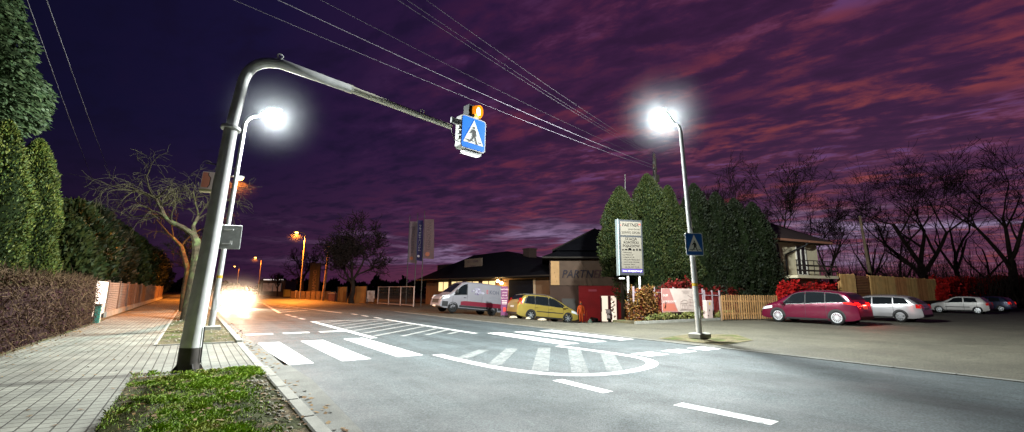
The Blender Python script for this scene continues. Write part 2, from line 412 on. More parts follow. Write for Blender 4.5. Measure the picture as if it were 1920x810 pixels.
# embankment on the right behind the parking
em = MB()
ev = [];NX = 40
for i in range(NX + 1):
    x = 33 + (240 - 33) * (i / NX) ** 1.6
    for (yy, zz) in ((14.2, -.01), (14.9, .95), (17, 1.1), (60, 1.2)):
        t = min(1, (x - 33) / 5.)
        ev.append((x, yy - .05 * max(0, x - 40) * (1 if yy < 20 else 0) * .35, zz * t + .12 * noise.noise(Vector((x * .5, yy, 0))) * (zz > .1)))
em.add(ev, [(i * 4 + j, (i + 1) * 4 + j, (i + 1) * 4 + j + 1, i * 4 + j + 1) for i in range(NX) for j in range(3)])
struct(em, 'embankment', m_earth, True)
# bed with fallen leaves below the boundary fence
be = MB(); be.box((22.2, 16.95, .05), (7.6, 1.5, .12)); struct(be, 'fence_bed', m_soil)
kk = MB()
for i in range(8): kk.box((18.85 + i, 16.15, .04), (.985, .12, .16))
struct(kk, 'bed_kerb', m_conc)

# ------------------------------------------------------------------ painted markings, all flat on the road
Z1 = .004
def mark(name, polys, m=m_paint):
    b = MB()
    for pl in polys: b.poly([(x, y, Z1) for x, y in pl])
    struct(b, name, m)
zs = []
for x0, x1 in ((1.74, 2.32), (2.9, 3.55), (4.17, 4.82)): zs.append([(x0, 10.93), (x1, 10.93), (x1, 15.75), (x0, 15.75)])
for x0, x1 in ((9.25, 9.92), (10.45, 11.1), (11.72, 12.38)): zs.append([(x0, 10.95), (x1, 10.95), (x1, 15.3), (x0, 15.3)])
mark('zebra_crossing', zs)
st = [[(x0, 18.55), (x1, 18.55), (x1, 18.98), (x0, 18.98)] for x0, x1 in ((1.68, 2.52), (2.86, 3.72), (4.08, 5.0))]
st += [[(x0, 7.9), (x1, 7.9), (x1, 8.5), (x0, 8.5)] for x0, x1 in ((9.45, 10.2), (10.62, 11.38), (11.75, 12.5))]
mark('yield_dashes', st)
def ribbon(pts, w):
    L = []; R_ = []
    for i, p in enumerate(pts):
        a = Vector(pts[max(i - 1, 0)]); b = Vector(pts[min(i + 1, len(pts) - 1)]); d = (b - a).normalized(); nrm = Vector((-d.y, d.x))
        L.append(Vector(p) + nrm * w / 2); R_.append(Vector(p) - nrm * w / 2)
    return [[tuple(L[i]), tuple(R_[i]), tuple(R_[i + 1]), tuple(L[i + 1])] for i in range(len(pts) - 1)]
# near island: open loop with worn hatching
arc = [(5.14, 10.85), (5.17, 10.0), (5.24, 9.1), (5.38, 8.2), (5.68, 7.42), (6.12, 6.92), (6.75, 6.66), (7.45, 6.66), (8.1, 6.82), (8.62, 7.1), (8.98, 7.55), (9.12, 8.1), (9.1, 9.2), (8.92, 10.75)]
def smoothpts(p, n=3):
    for _ in range(n):
        q = [p[0]]
        for a, b in zip(p, p[1:]): q += [tuple(.75 * x + .25 * y for x, y in zip(a, b)), tuple(.25 * x + .75 * y for x, y in zip(a, b))]
        p = q + [p[-1]]
    return p
mark('island_loop', ribbon(smoothpts(arc, 2), .26))
hp = []
for (a, b), w in zip((((5.36, 9.95), (6.6, 11.05)), ((5.45, 8.7), (7.45, 10.95)), ((5.85, 7.62), (8.3, 10.6)), ((6.4, 7.05), (8.78, 9.9)), ((7.15, 6.85), (8.92, 8.8))), (.30, .32, .34, .34, .34)): hp += ribbon([a, b], w)
mark('island_hatching', hp, m_worn)
# far island: wedge with hatching
mark('far_island_outline', ribbon([(5.1, 15.55), (5.06, 25.0)], .24) + ribbon([(5.2, 25.05), (8.7, 25.05)], .16) + ribbon([(8.76, 25.0), (8.85, 15.4)], .2))
fh = []
for i in range(8):
    y0 = 15.9 + i * 1.25
    a = (5.3, y0 + .3); b = (8.6, y0 + 3.6)
    if b[1] > 24.9: b = (5.3 + (24.9 - a[1]), 24.9)
    fh += ribbon([a, b], .22)
for i in range(3): fh += ribbon([(6.1 + i * .9, 15.7), (8.65, 18.25 - i * .9)], .2)
mark('far_island_hatching', fh, mat('half_worn_paint', (.20, .205, .195), .65, var=.3, vscale=4, fine=.3, fscale=45, two=((.08, .09, .09), 10., .52, .64)))
ln = ribbon([(5.55, 6.72), (5.56, 5.49)], .24) + ribbon([(5.84, 4.42), (6.0, 3.16)], .25) + ribbon([(6.15, 1.9), (6.3, .6)], .25)
for y0 in (25.9, 28.3, 30.6): ln += ribbon([(8.86, y0), (8.84, y0 + 1.2)], .18)
for y0 in (27.0, 29.2, 31.4): ln += ribbon([(5.08, y0), (5.0, y0 + 1.1)], .18)
ln += ribbon([(8.55, 33.2), (7.6, 46), (6.5, 64)], .16) + ribbon([(4.98, 34.8), (5.7, 45), (6.6, 58)], .22)
for y0 in range(70, 200, 12): ln += ribbon([(6.7, y0), (6.7, y0 + 5)], .16)
for i in range(6): ln += ribbon([(5.2 + i * .12, 36 + i * 3.2), (7.4 - i * .1, 38.6 + i * 3.2)], .2)
mark('lane_lines', ln)
# ------------------------------------------------------------------ street furniture
m_galv = mat('galvanised_steel', (.66, .665, .655), .6, metal=.08, var=.12, vscale=6, bump=.06, bscale=40)
m_galvw = mat('white_painted_steel', (.72, .73, .74), .4, var=.07, vscale=5)
m_skirt = mat('bitumen_coating', (.055, .047, .042), .6, var=.3, vscale=7)
m_white = mat('white_plastic', (.75, .75, .73), .45, var=.05)
m_black = mat('black_plastic', (.012, .012, .013), .5)
m_blue = mat('sign_blue', (.01, .16, .66), .35, emis=(.003, .19, .85), es=.72, var=.06, vscale=7)
m_blue2 = mat('sign_blue_plain', (.012, .10, .38), .4, var=.08, vscale=9)
m_signw = mat('sign_white', (.82, .83, .80), .4, emis=(.8, .85, .8), es=.55)
m_signw2 = mat('sign_white_plain', (.78, .78, .72), .4)
m_fig = mat('sign_figure', (.02, .022, .02), .5)
m_led = mat('led_lens', (1, 1, 1), .3, emis=(.92, .97, 1.), es=60)
m_sod = mat('sodium_lens', (1, .6, .2), .3, emis=(1., .42, .06), es=28)
m_amber = mat('amber_lens', (.9, .30, .01), .25, emis=(1., .30, .01), es=.9, trans=.0)
m_amberlit = mat('amber_lit', (1, .6, .1), .25, emis=(1., .56, .08), es=1.6)
m_alu = mat('aluminium_back', (.38, .40, .39), .5, metal=.5, var=.1)

def ped_symbol(w, h):
    """white triangle and walking figure in a local plane, w wide, h tall, origin bottom left"""
    tri = MB(); tri.poly([(.07 * w, .17 * h, 0), (.93 * w, .17 * h, 0), (.5 * w, .93 * h, 0)]);
    tri = MB().prism([(.06 * w, .17 * h), (.94 * w, .17 * h), (.5 * w, .95 * h)], 0, .004)
    f = MB(); S = .45 * w; cx = .5 * w; b = .20 * h
    def P(x, y): return (cx + x * S, b + y * S)
    def limb(a, c, wa, wc):
        a = Vector(P(*a)); c = Vector(P(*c)); d = (c - a).normalized(); n = Vector((-d.y, d.x))
        f.prism([tuple(a - n * wa * S), tuple(a + n * wa * S), tuple(c + n * wc * S), tuple(c - n * wc * S)][::-1], 0, .004)
    f.prism([(P(0, 1.20)[0] + .09 * S * math.cos(t * PI / 8), P(0, 1.20)[1] + .09 * S * math.sin(t * PI / 8)) for t in range(16)], 0, .004)
    f.prism([P(-.13, 1.06), P(-.17, .95), P(-.12, .52), P(.14, .52), P(.16, .95), P(.1, 1.07)], 0, .0035)
    limb((-.10, 1.02), (-.33, .70), .055, .04); limb((.12, 1.0), (.24, .55), .055, .04)
    limb((-.03, .58), (-.12, .28), .085, .065); limb((-.12, .30), (-.36, .05), .06, .05); limb((-.36, .05), (-.48, .07), .04, .03)
    limb((.06, .58), (.20, .30), .085, .065); limb((.20, .32), (.32, -.02), .06, .05); limb((.32, -.02), (.44, -.02), .04, .03)
    for a, c in ((-.75, -.42), (-.16, .05), (.48, .78)): f.prism([P(a, .10), P(c, .10), P(c, .16), P(a, .16)], 0, .0032)
    return tri, f
def rrect(x0, y0, x1, y1, r, n=5):
    out = []
    for cx_, cy_, a0 in ((x1 - r, y0 + r, -90), (x1 - r, y1 - r, 0), (x0 + r, y1 - r, 90), (x0 + r, y0 + r, 180)):
        for i in range(n + 1): a = rad(a0 + 90 * i / n); out.append((cx_ + r * math.cos(a), cy_ + r * math.sin(a)))
    return out

# --- overhead mast with the lit crossing sign
B0 = Vector((.08, 10.72, .05))
mast = thing('sign_mast', 'tall bent grey mast with dark foot at the grass corner, arm over the road', 'sign mast', tuple(B0))
dB = B0.dot(HD)
Pfl = ip(433, 241, dB + .36); A_ = ip(452, 168, dB + .48); B_ = ip(463, 104, dB + .56); C_ = ip(530, 121, dB + .72); Pj = ip(660, 168, 10.95); Pe = ip(846, 238, 12.75)
col = MB(); col.tube([B0 + Vector((.005, .01, .42)), B0.lerp(Pfl, .5), Pfl], [.172, .15, .126], 24); col.build('column', m_galv, mast, 'auto')
sk = MB(); sk.tube([B0 - Vector((0, 0, .15)), B0 + Vector((.005, .01, .425))], [.181, .175], 24); sk.build('foot_coating', m_skirt, mast, 'auto')
rg = MB(); d = (A_ - Pfl).normalized(); rg.tube([Pfl - d * .03, Pfl + d * .03], [.185, .185], 24); rg.build('flange', m_galv, mast, 'auto')
bend = []
for i in range(13): t = i / 12; bend.append(A_ * (1 - t) ** 2 + B_ * 2 * t * (1 - t) + C_ * t * t)
arm = MB(); arm.tube([Pfl + d * .02] + bend + [C_.lerp(Pj, .5), Pj], [.112] + [.110] * 13 + [.104, .10], 20); arm.build('arm_pipe', m_galv, mast, 'auto')
dj = (Pe - Pj).normalized()
ar2 = MB(); ar2.tube([Pj - dj * .15, Pj - dj * .0, Pj, Pe], [.108, .108, .088, .074], 18); ar2.build('arm_extension', mat('lit_beige_steel', (.86, .82, .66), .5, var=.12, vscale=5), mast, 'auto')  # extension paint lightened to stand in for lamplight on its near side
for P in (C_ - (Pj - C_) * .04 + Vector((0, 0, .11)), Pj.lerp(Pe, .68) + Vector((0, 0, .075))):
    ey = MB()
    ringp = [P + dj * (.055 * math.cos(a)) + Vector((0, 0, .06 + .055 * math.sin(a))) for a in [2 * PI * i / 12 for i in range(13)]]
    ey.tube(ringp, .016, 6); ey.build('lifting_eye', m_galv, mast, 'auto')
hh = MB(); hh.box(tuple(B0 + Vector((.14, -.16, 1.1)) ), (.008, .1, .5)); 
cb = MB(); cb.tube([B0 + Vector((.185, -.08, .15)), B0 + Vector((.185, -.07, .8))], .012, 6); cb.build('earth_wire', m_black, mast)
for a in (0.3, 1.9, 3.5, 5.1):
    gu = MB(); c0 = B0 + Vector((math.cos(a) * .176, math.sin(a) * .176, -.03)); c1 = c0 + Vector((math.cos(a) * .12, math.sin(a) * .12, 0))
    n = Vector((-math.sin(a), math.cos(a), 0)) * .012
    t3 = c0 + Vector((0, 0, .18))
    gu.loft([[c0 - n, c1 - n, t3 - n], [c0 + n, c1 + n, t3 + n]]); gu.build('foot_rib', m_skirt, mast)
q = B0.lerp(Pfl, .83)
for p0, p1 in ((Vector((-.32, -.02, 0)), Vector((-.12, 0, 0))), (Vector((.12, 0, -.02)), Vector((.2, -.02, -.05)))):
    st_ = MB(); st_.tube([q + p0, q + p1], .012, 6); st_.build('step_peg', m_skirt, mast)

# battery cabinet beside the mast
bc = thing('control_box', 'small pinkish box with dark zigzag edge strapped high on the bent mast', 'control box', tuple(ip(392, 340, 10.1)))
P = ip(392, 340, 10.1); ax = Vector((.97, -.2, 0)).normalized(); az = Vector((.06, .02, 1)).normalized(); ay = az.cross(ax)
tl = Matrix((ax, ay, az)).transposed()
b = MB(); b.box(P, (.26, .16, .40), 0, 0, tl); b.build('housing', mat('pale_pink_paint', (.62, .50, .46), .5), bc)
f_ = place(MB().prism([(-.12, -.16), (.0, -.16), (.03, -.1), (.03, .06), (-.02, .12), (-.02, .18), (-.12, .18)][::1], 0, .006), P - ay * .083, ax, az); f_.build('reflector', mat('salmon_film', (.55, .20, .13), .5), bc)
e_ = place(MB().prism([(.0, -.16), (.012, -.165), (.045, -.1), (.045, .065), (-.005, .125), (-.005, .18), (-.02, .18), (-.02, .12), (.03, .06), (.03, -.1)], 0, .007), P - ay * .083, ax, az); e_.build('dark_edge', m_black, bc)
b = MB(); b.box(P - az * .225, (.28, .18, .05), 0, 0, tl); b.build('base_tray', mat('olive_plastic', (.30, .28, .13), .6), bc)
b = MB(); b.tube([P + ax * .12, P + ax * .26], .02, 6); b.build('bracket', m_galv, bc)

# lit sign box hanging on the arm
C0 = ip(888, 251, 12.95)
sgn = thing('crossing_sign', 'lit square blue crossing sign box hanging at the end of the overhead arm', 'road sign', tuple(C0))
sx = Vector((.985, .17, -.02)).normalized(); sz = Vector((.03, .0, 1)).normalized(); sy = sz.cross(sx).normalized(); sz = sx.cross(sy)
w_, h_ = .92, 1.0
bx_ = MB().prism(rrect(-w_ / 2, -h_ / 2, w_ / 2, h_ / 2, .09), 0, .26)
place(bx_, C0 + sy * .26, sx, sz).build('housing', m_white, sgn, 'auto')
bl = MB().prism(rrect(-w_ / 2 + .035, -h_ / 2 + .035, w_ / 2 - .035, h_ / 2 - .035, .07), 0, .004)
place(bl, C0 - sy * .001, sx, sz).build('blue_panel', m_blue, sgn)
t_, f_ = ped_symbol(w_ - .07, h_ - .07)
O_ = C0 - sx * (w_ - .07) / 2 - sz * (h_ - .07) / 2
place(t_, O_ - sy * .006, sx, sz).build('white_triangle', m_signw, sgn)
place(f_, O_ - sy * .0115, sx, sz).build('walking_figure', m_fig, sgn)
dr = MB()
for i in range(4): dr.box(C0 - sx * (w_ / 2 + .012) + sy * .12 + sz * (.25 - i * .15), (.03, .12, .09), 0, 0, Matrix((sx, sy, sz)).transposed())
dr.build('side_clips', m_galv, sgn)
br = MB(); Pe2 = C0 - sx * (w_ / 2) + sy * .13 + sz * .26
br.box(Pe2 - sx * .12, (.30, .07, .16), 0, 0, Matrix((sx, sy, sz)).transposed()); br.build('mounting_bracket', m_galv, sgn)
cbl = MB(); a0 = Pe2 - sx * .25 - sz * .05; cbl.tube([a0, a0 - sz * .28 + sx * .02, a0 - sz * .5 + sx * .14, a0 - sz * .52 + sx * .25], .014, 6); cbl.build('cable', m_black, sgn, True)
dl = MB(); dl.box(C0 - sz * (h_ / 2 + .06) + sy * .12 + sx * .03, (.62, .2, .09), 0, 0, Matrix((sx, sy, sz)).transposed()); dl.build('floodlight', m_white, sgn)
dl = MB(); dl.box(C0 - sz * (h_ / 2 + .109) + sy * .12 + sx * .03, (.54, .16, .008), 0, 0, Matrix((sx, sy, sz)).transposed()); dl.build('floodlight_lens', mat('flood_lens', (1, 1, 1), .3, emis=(.95, 1, .95), es=3.), sgn)
# amber flasher on top of the box
Pt = C0 + sz * (h_ / 2) - sx * .05 + sy * .12
am = thing('amber_beacon', 'lit amber flashing beacon with two round lenses on top of the hanging blue sign', 'beacon', tuple(Pt))
ba = MB(); ba.box(Pt + sz * .03 + sx * .05, (.42, .12, .06), 0, 0, Matrix((sx, sy, sz)).transposed()); ba.build('base', m_galv, am)
bk = MB(); bk.box(Pt + sz * .20 + sx * -.14, (.05, .26, .32), 0, 0, Matrix((sx, sy, sz)).transposed()); bk.box(Pt + sz * .20 + sx * -.06, (.04, .26, .32), 0, 0, Matrix((sx, sy, sz)).transposed()); bk.box(Pt + sz * .20 + sx * .02, (.06, .28, .34), 0, 0, Matrix((sx, sy, sz)).transposed()); bk.build('fins', m_black, am)
vd = (sx * .30 - sy * .93 - sz * .12).normalized()
ce = Pt + sz * .22 + sx * .12 - sy * .06
ln_ = MB(); ln_.tube([ce - vd * .10, ce + vd * .06, ce + vd * .13], [.165, .165, .12], 22); ln_.build('front_lens', m_amberlit, am, 'auto')
vs_ = MB()
side = (vd.cross(Vector((0, 0, 1)))).normalized(); uu = side.cross(vd)
hood = []
for rr in (.185, .17):
    hood.append(rr)
rings = []
for s_, rr in ((-.12, .178), (.08, .185), (.17, .180)):
    rings.append([ce + vd * s_ + (side * math.cos(t) + uu * math.sin(t)) * rr for t in [rad(-40 + 260 * i / 16) for i in range(17)]])
vs_.loft(rings, False, 0, False)
vs_.build('visor', m_amber, am, True)
lb = MB(); lb.tube([ce + sx * .16 + sy * .14 + sz * .05, ce + sx * .30 + sy * .12 + sz * .06], [.15, .15], 20); lb.build('rear_lens', m_amber, am, 'auto')

# --- street lamps
m_lampw = mat('lamp_pole_paint', (.62, .63, .63), .4, metal=.25, var=.08, vscale=5)
def halo_mat(name, col, dens):
    m = bpy.data.materials.new(name); m.use_nodes = True; nt = m.node_tree
    for n in list(nt.nodes): nt.nodes.remove(n)
    tcx = nt.nodes.new('ShaderNodeTexCoord'); ln = nt.nodes.new('ShaderNodeVectorMath'); ln.operation = 'LENGTH'
    nt.links.new(tcx.outputs['Object'], ln.inputs[0])
    r = nt.nodes.new('ShaderNodeMapRange'); r.interpolation_type = 'SMOOTHERSTEP'; r.inputs[1].default_value = 0; r.inputs[2].default_value = 1.; r.inputs[3].default_value = 1; r.inputs[4].default_value = 0
    nt.links.new(ln.outputs['Value'], r.inputs[0])
    pw = nt.nodes.new('ShaderNodeMath'); pw.operation = 'POWER'; pw.inputs[1].default_value = 2.2; nt.links.new(r.outputs[0], pw.inputs[0])
    mu = nt.nodes.new('ShaderNodeMath'); mu.operation = 'MULTIPLY'; mu.inputs[1].default_value = dens; nt.links.new(pw.outputs[0], mu.inputs[0])
    v = nt.nodes.new('ShaderNodeVolumeScatter'); v.inputs['Color'].default_value = (*col, 1); v.inputs['Anisotropy'].default_value = .35
    nt.links.new(mu.outputs[0], v.inputs['Density'])
    o = nt.nodes.new('ShaderNodeOutputMaterial'); nt.links.new(v.outputs[0], o.inputs['Volume'])
    return m
def bloom_mist(parent, c, R_, m, squash=(1, 1, 1)):  # scattering ball added round a lamp to imitate lens bloom
    b = MB(); n, k = 20, 12; rings = []
    for j in range(1, k):
        a = PI * j / k; rings.append([(math.sin(a) * math.cos(2 * PI * i / n), math.sin(a) * math.sin(2 * PI * i / n), -math.cos(a)) for i in range(n)])
    b.loft(rings)
    o = b.build('lamp_bloom', m, None, True); o.parent = parent; o.location = W[parent].inverted() @ Vector(c); o.scale = tuple(R_ * s for s in squash); W[o] = W[parent]
    return o
def led_lamp(base, bendp, headp, label, aimd, energy):
    base = Vector(base); bendp = Vector(bendp); headp = Vector(headp)
    t = thing('street_lamp', label, 'street lamp', tuple(base), 0, 'white street lamps')
    fo = MB(); fo.bbox(tuple(base + Vector((0, 0, .06))), (.62, .5, .16), .03); fo.build('footing', m_conc, t)
    pts = [base, base.lerp(bendp, .5), bendp - Vector((0, 0, .25))]
    hv = headp - bendp; hv.z = 0
    out = hv.normalized()
    cur = []
    for i in range(1, 8):
        a = i / 7 * PI * .44; cur.append(bendp - Vector((0, 0, .25)) + out * .55 * (1 - math.cos(a)) + Vector((0, 0, .5 * math.sin(a))))
    endp = headp - out * .2
    po = MB(); po.tube(pts + cur + [endp], [.105, .085, .066] + [.055] * 7 + [.045], 16); po.build('pole', m_lampw, t, 'auto')
    pl = MB(); pl.box(tuple(base.lerp(bendp, .11) + Vector((-.0, -.105, 0))), (.11, .02, .4)); pl.build('service_door', m_lampw, t)
    bd = MB(); q = base.lerp(bendp, .235); bd.tube([q - Vector((0, 0, .05)), q + Vector((0, 0, .05))], .101, 16); bd.build('band', mat('yellow_band', (.65, .42, .03), .5), t)
    n_ = Vector((-out.y, out.x, 0))
    hb = MB(); M3 = Matrix((out, n_, Vector((0, 0, 1)))).transposed()
    rings = []
    for s_, w0, h0 in ((-.22, .05, .045), (-.12, .10, .06), (.05, .13, .07), (.2, .12, .06), (.26, .08, .04)):
        rings.append([headp + out * s_ + n_ * (w0 * math.cos(a)) + Vector((0, 0, .03 + h0 * max(-.35, math.sin(a)))) for a in [2 * PI * i / 14 for i in range(14)]])
    hb.loft(rings); hb.build('luminaire', m_galv, t, 'auto')
    le = MB(); rings = []
    for z_, k_ in ((-.005, 1.), (-.06, .92), (-.10, .6)):
        rings.append([headp + out * (.04 + .19 * k_ * math.cos(a)) + n_ * (.115 * k_ * math.sin(a)) + Vector((0, 0, z_)) for a in [2 * PI * i / 18 for i in range(18)]])
    le.loft(rings); lo = le.build('lens', m_led, t, 'auto'); 
    L_ = lamp('lamp_light', 'POINT', tuple(headp + Vector((0, 0, -.36)) + out * .04), energy, (.93, 1., .98), t, shadow_soft_size=.22)
    return t
baseL = gp(395, 618, .1); baseR = gp(1312, 632, .05)
HL = Vector((2.0, 20.35, 8.75)); HR = ip(1242, 209, 18.2)
lampL = led_lamp(baseL, ip(460, 224, (Vector((baseL.x, baseL.y, 0)).dot(HD)) + .15), HL, 'lit white street lamp on slim grey pole behind the bent mast, left kerb', (.32, -.05, -1), LED_L)
lampR = led_lamp(baseR, ip(1276, 238, Vector((baseR.x, baseR.y, 0)).dot(HD)), HR, 'lit white street lamp on slim pale pole at the parking edge, carrying a crossing sign', (-.38, .02, -1), LED_R)
# floodlight under the hanging sign
fl = lamp('flood_light', 'SPOT', tuple(C0 - sz * .75), FLOOD, (.95, 1., .97), sgn, spot_size=rad(150), spot_blend=.8, shadow_soft_size=.12); aim(fl, (-.22, -.03, -1))

# rear of a sign on the left lamp pole
Pk = ip(430, 444, 17.0)
rs = thing('road_sign', 'grey back of a square sign clamped to the left white lamp pole', 'road sign', tuple(Pk))
kx = Vector((.93, -.36, 0)).normalized(); kz = Vector((.02, 0, 1)).normalized(); ky = kz.cross(kx)
pn = MB().prism(rrect(-.36, -.43, .36, .43, .06), 0, .02); place(pn, Pk + ky * .08, kx, kz).build('panel', m_alu, rs, 'auto')
rm = MB()
for a, b_ in (((-.36, -.43), (.36, -.43)), ((.36, -.43), (.36, .43)), ((.36, .43), (-.36, .43)), ((-.36, .43), (-.36, -.43))):
    rm.tube([Pk + kx * a[0] + kz * a[1] + ky * .075, Pk + kx * b_[0] + kz * b_[1] + ky * .075], .012, 6)
rm.build('rim', m_galvw, rs)
for zz in (.27, -.25):
    c_ = MB(); c_.box(Pk + kz * zz + ky * .035 - kx * .06, (.3, .06, .035), 0, 0, Matrix((kx, ky, kz)).transposed()); c_.build('clamp', m_galv, rs)
stk = MB(); stk.box(Pk + kz * -.18 + kx * .06 + ky * .052, (.09, .004, .09), 0, 0, Matrix((kx, ky, kz)).transposed()); stk.build('sticker', m_white, rs)

# small crossing sign on the right lamp pole
Pq = ip(1302, 458, Vector((baseR.x, baseR.y, 0)).dot(HD) - .16)
s2 = thing('crossing_sign', 'small unlit blue crossing sign fixed halfway up the right white lamp pole', 'road sign', tuple(Pq))
qx = Vector((.90, -.43, 0)).normalized(); qz = Vector((-.04, 0, 1)).normalized(); qy = qz.cross(qx)
w2, h2 = .66, .80
place(MB().prism(rrect(-w2 / 2, -h2 / 2, w2 / 2, h2 / 2, .05), 0, .02), Pq + qy * .02, qx, qz).build('panel', m_white, s2, 'auto')
place(MB().prism(rrect(-w2 / 2 + .025, -h2 / 2 + .025, w2 / 2 - .025, h2 / 2 - .025, .04), 0, .004), Pq - qy * .001, qx, qz).build('blue_panel', m_blue2, s2)
t_, f_ = ped_symbol(w2 - .05, h2 - .05); O_ = Pq - qx * (w2 - .05) / 2 - qz * (h2 - .05) / 2
place(t_, O_ - qy * .006, qx, qz).build('white_triangle', m_signw2, s2)
place(f_, O_ - qy * .0115, qx, qz).build('walking_figure', m_fig, s2)

# --- sodium lamps further along the street
def sodium(base, h, reach, label, energy):
    base = Vector(base); t = thing('sodium_lamp', label, 'street lamp', tuple(base), 0, 'orange street lamps')
    hd = base + Vector((reach, -.3, h))
    po = MB(); pts = [base, base + Vector((0, 0, h * .5)), base + Vector((0, 0, h - .5))]
    for i in range(1, 6):
        a = i / 5 * PI / 2 * .9; pts.append(base + Vector((math.copysign(.6, reach) * (1 - math.cos(a)), 0, h - .5 + .55 * math.sin(a))))
    po.tube(pts + [hd - Vector((math.copysign(.25, reach), 0, 0))], [.12, .10, .075] + [.055] * 5 + [.05], 10); po.build('pole', mat('rusty_brown_pole', (.20, .15, .10), .6, var=.25, vscale=3), t, 'auto')
    hb = MB(); rings = []
    for s_, w0, h0 in ((-.35, .06, .05), (-.15, .14, .10), (.2, .16, .11), (.36, .08, .05)):
        rings.append([hd + Vector((s_, w0 * math.cos(a), .04 + h0 * math.sin(a))) for a in [2 * PI * i / 10 for i in range(10)]])
    hb.loft(rings); hb.build('luminaire', m_galv, t, 'auto')
    le = MB(); rings = []
    for z_, k_ in ((-.02, 1.), (-.12, .9), (-.19, .5)):
        rings.append([hd + Vector((.04 + .26 * k_ * math.cos(a), .15 * k_ * math.sin(a), z_)) for a in [2 * PI * i / 12 for i in range(12)]])
    le.loft(rings); le.build('lens', m_sod, t, 'auto')
    L_ = lamp('lamp_light', 'SPOT', tuple(hd - Vector((0, 0, .22))), energy, (1., .27, .03), t, spot_size=rad(165), spot_blend=.5, shadow_soft_size=.15); aim(L_, (-.08 if reach < 0 else .05, 0, -1))
    return t, hd
SOD = []
SOD.append(sodium((.75, 36.3, .05), 9.0, 1.05, 'lit orange street lamp hidden behind the left white lamp pole', 15000))
SOD.append(sodium((13.9, 79., 0), 10.4, -1.35, 'lit orange street lamp with full pole visible on the right kerb, nearest there', 60000))
SOD.append(sodium((15.4, 150., 0), 10.4, -1.6, 'lit orange street lamp with faint pole farther down the right kerb', 22000))
SOD.append(sodium((14.5, 215., 0), 10.4, -1.6, 'small orange street lamp low above the headlights, far down the road', 14000))
SOD.append(sodium((.5, 74., .05), 9.0, 1.1, 'orange street lamp half hidden beyond the mast, left kerb', 15000))
SOD.append(sodium((.5, 120., .05), 9.0, 1.1, 'tiny orange lamp beside the far left tree row', 12000))
# ------------------------------------------------------------------ vegetation
m_bark = mat('bark', (.042, .033, .02), .9, spec=.1, var=.45, vscale=7, bump=1., bscale=22, two=((.06, .075, .03), 3., .5, .65))
m_barkd = mat('dark_bark', (.030, .022, .018), .95, spec=.05, var=.3, vscale=2)
m_twig = mat('mossy_twigs', (.040, .037, .016), .9, spec=.1, col2=(.018, .015, .009))
m_twigd = mat('dark_twigs', (.022, .016, .015), .95, spec=.05, col2=(.035, .022, .018))
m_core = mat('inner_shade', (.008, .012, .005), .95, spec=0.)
def leafm(n, a, b): return mat(n, a, .65, spec=.25, col2=b, var=.35, vscale=1.3)
m_thuja = leafm('thuja_green', (.009, .020, .004), (.032, .036, .006))
m_thujay = leafm('thuja_yellow_green', (.018, .042, .006), (.075, .080, .009))
m_thujad = leafm('thuja_dark', (.004, .009, .003), (.012, .015, .004))
m_pine = leafm('needle_green', (.018, .038, .013), (.04, .058, .022))
m_red = leafm('trail_red_leaves', (.075, .002, .002), (.15, .005, .004))  # leaf red stands in for the red light of a vehicle trail
m_reddk = leafm('trail_red_hedge_leaves', (.28, .004, .005), (.48, .012, .010))  # trail light put into the leaf colour, stronger for the hedges
m_autumn = leafm('autumn_leaves', (.11, .028, .008), (.17, .10, .02))

def spray(mb, p, ax, size, w, n=3):
    """a small flat spray of overlapping scale leaves, as one island"""
    ax = ax.normalized(); sd = ax.cross(Vector((rnd.uniform(-1, 1), rnd.uniform(-1, 1), rnd.uniform(-1, 1)))); 
    if sd.length < 1e-4: sd = ax.orthogonal()
    sd.normalize(); tip = p + ax * size
    a = p + ax * size * .42 + sd * w; b = p + ax * size * .50 - sd * w * .9
    i = len(mb.v); mb.v += [tuple(p), tuple(a), tuple(tip), tuple(b)]; mb.f.append((i, i + 1, i + 2, i + 3)); mb.m.append(0)
def conifer(name, label, cat, base, h, R, prof, n, size, m, seed, group=None, z0=.03, lump=.28, lf=1.1, lean=(0, 0), updir=.9, core=True, side=None):
    """prof(t) gives relative radius at relative height t"""
    base = Vector(base); t = thing(name, label, cat, tuple(base), 0, group)
    tr = MB(); tr.tube([base - Vector((0, 0, .1)), base + Vector((lean[0] * .5, lean[1] * .5, h * .5)), base + Vector((lean[0], lean[1], h * .93))], [R * .10 + .03, R * .06 + .02, .02], 7); tr.build('trunk', m_barkd, t)
    mb = MB(); rs = random.Random(seed)
    def rad_at(tt, a):
        p = Vector((math.cos(a) * 1.0, math.sin(a) * 1.0, tt * h / R * .55)) * lf
        q = noise.noise(p + Vector((seed * 3.1, 0, 0))) + .5 * noise.noise(p * 2.7 + Vector((0, seed, 0)))
        return R * prof(tt) * (1 + lump * q)
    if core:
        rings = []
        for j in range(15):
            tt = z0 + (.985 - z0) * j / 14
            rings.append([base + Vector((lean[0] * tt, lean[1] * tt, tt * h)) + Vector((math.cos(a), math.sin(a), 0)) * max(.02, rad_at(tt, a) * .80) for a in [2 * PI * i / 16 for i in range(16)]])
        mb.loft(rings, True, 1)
    for _ in range(n):
        tt = z0 + (1 - z0) * rs.random() ** 1.15; a = rs.uniform(0, 2 * PI)
        if side is not None and rs.random() < .75: a = side + rs.uniform(-1.5, 1.5)
        r0 = rad_at(tt, a); k = 1 - abs(rs.gauss(0, .13))
        o = Vector((math.cos(a), math.sin(a), 0)); P = base + Vector((lean[0] * tt, lean[1] * tt, tt * h)) + o * r0 * k
        ax = o * rs.uniform(.25, 1.) + Vector((rs.uniform(-.5, .5), rs.uniform(-.5, .5), updir * rs.uniform(.2, 1.3)))
        spray(mb, P, ax, size * rs.uniform(.6, 1.4), size * rs.uniform(.16, .34))
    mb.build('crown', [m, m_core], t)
    return t
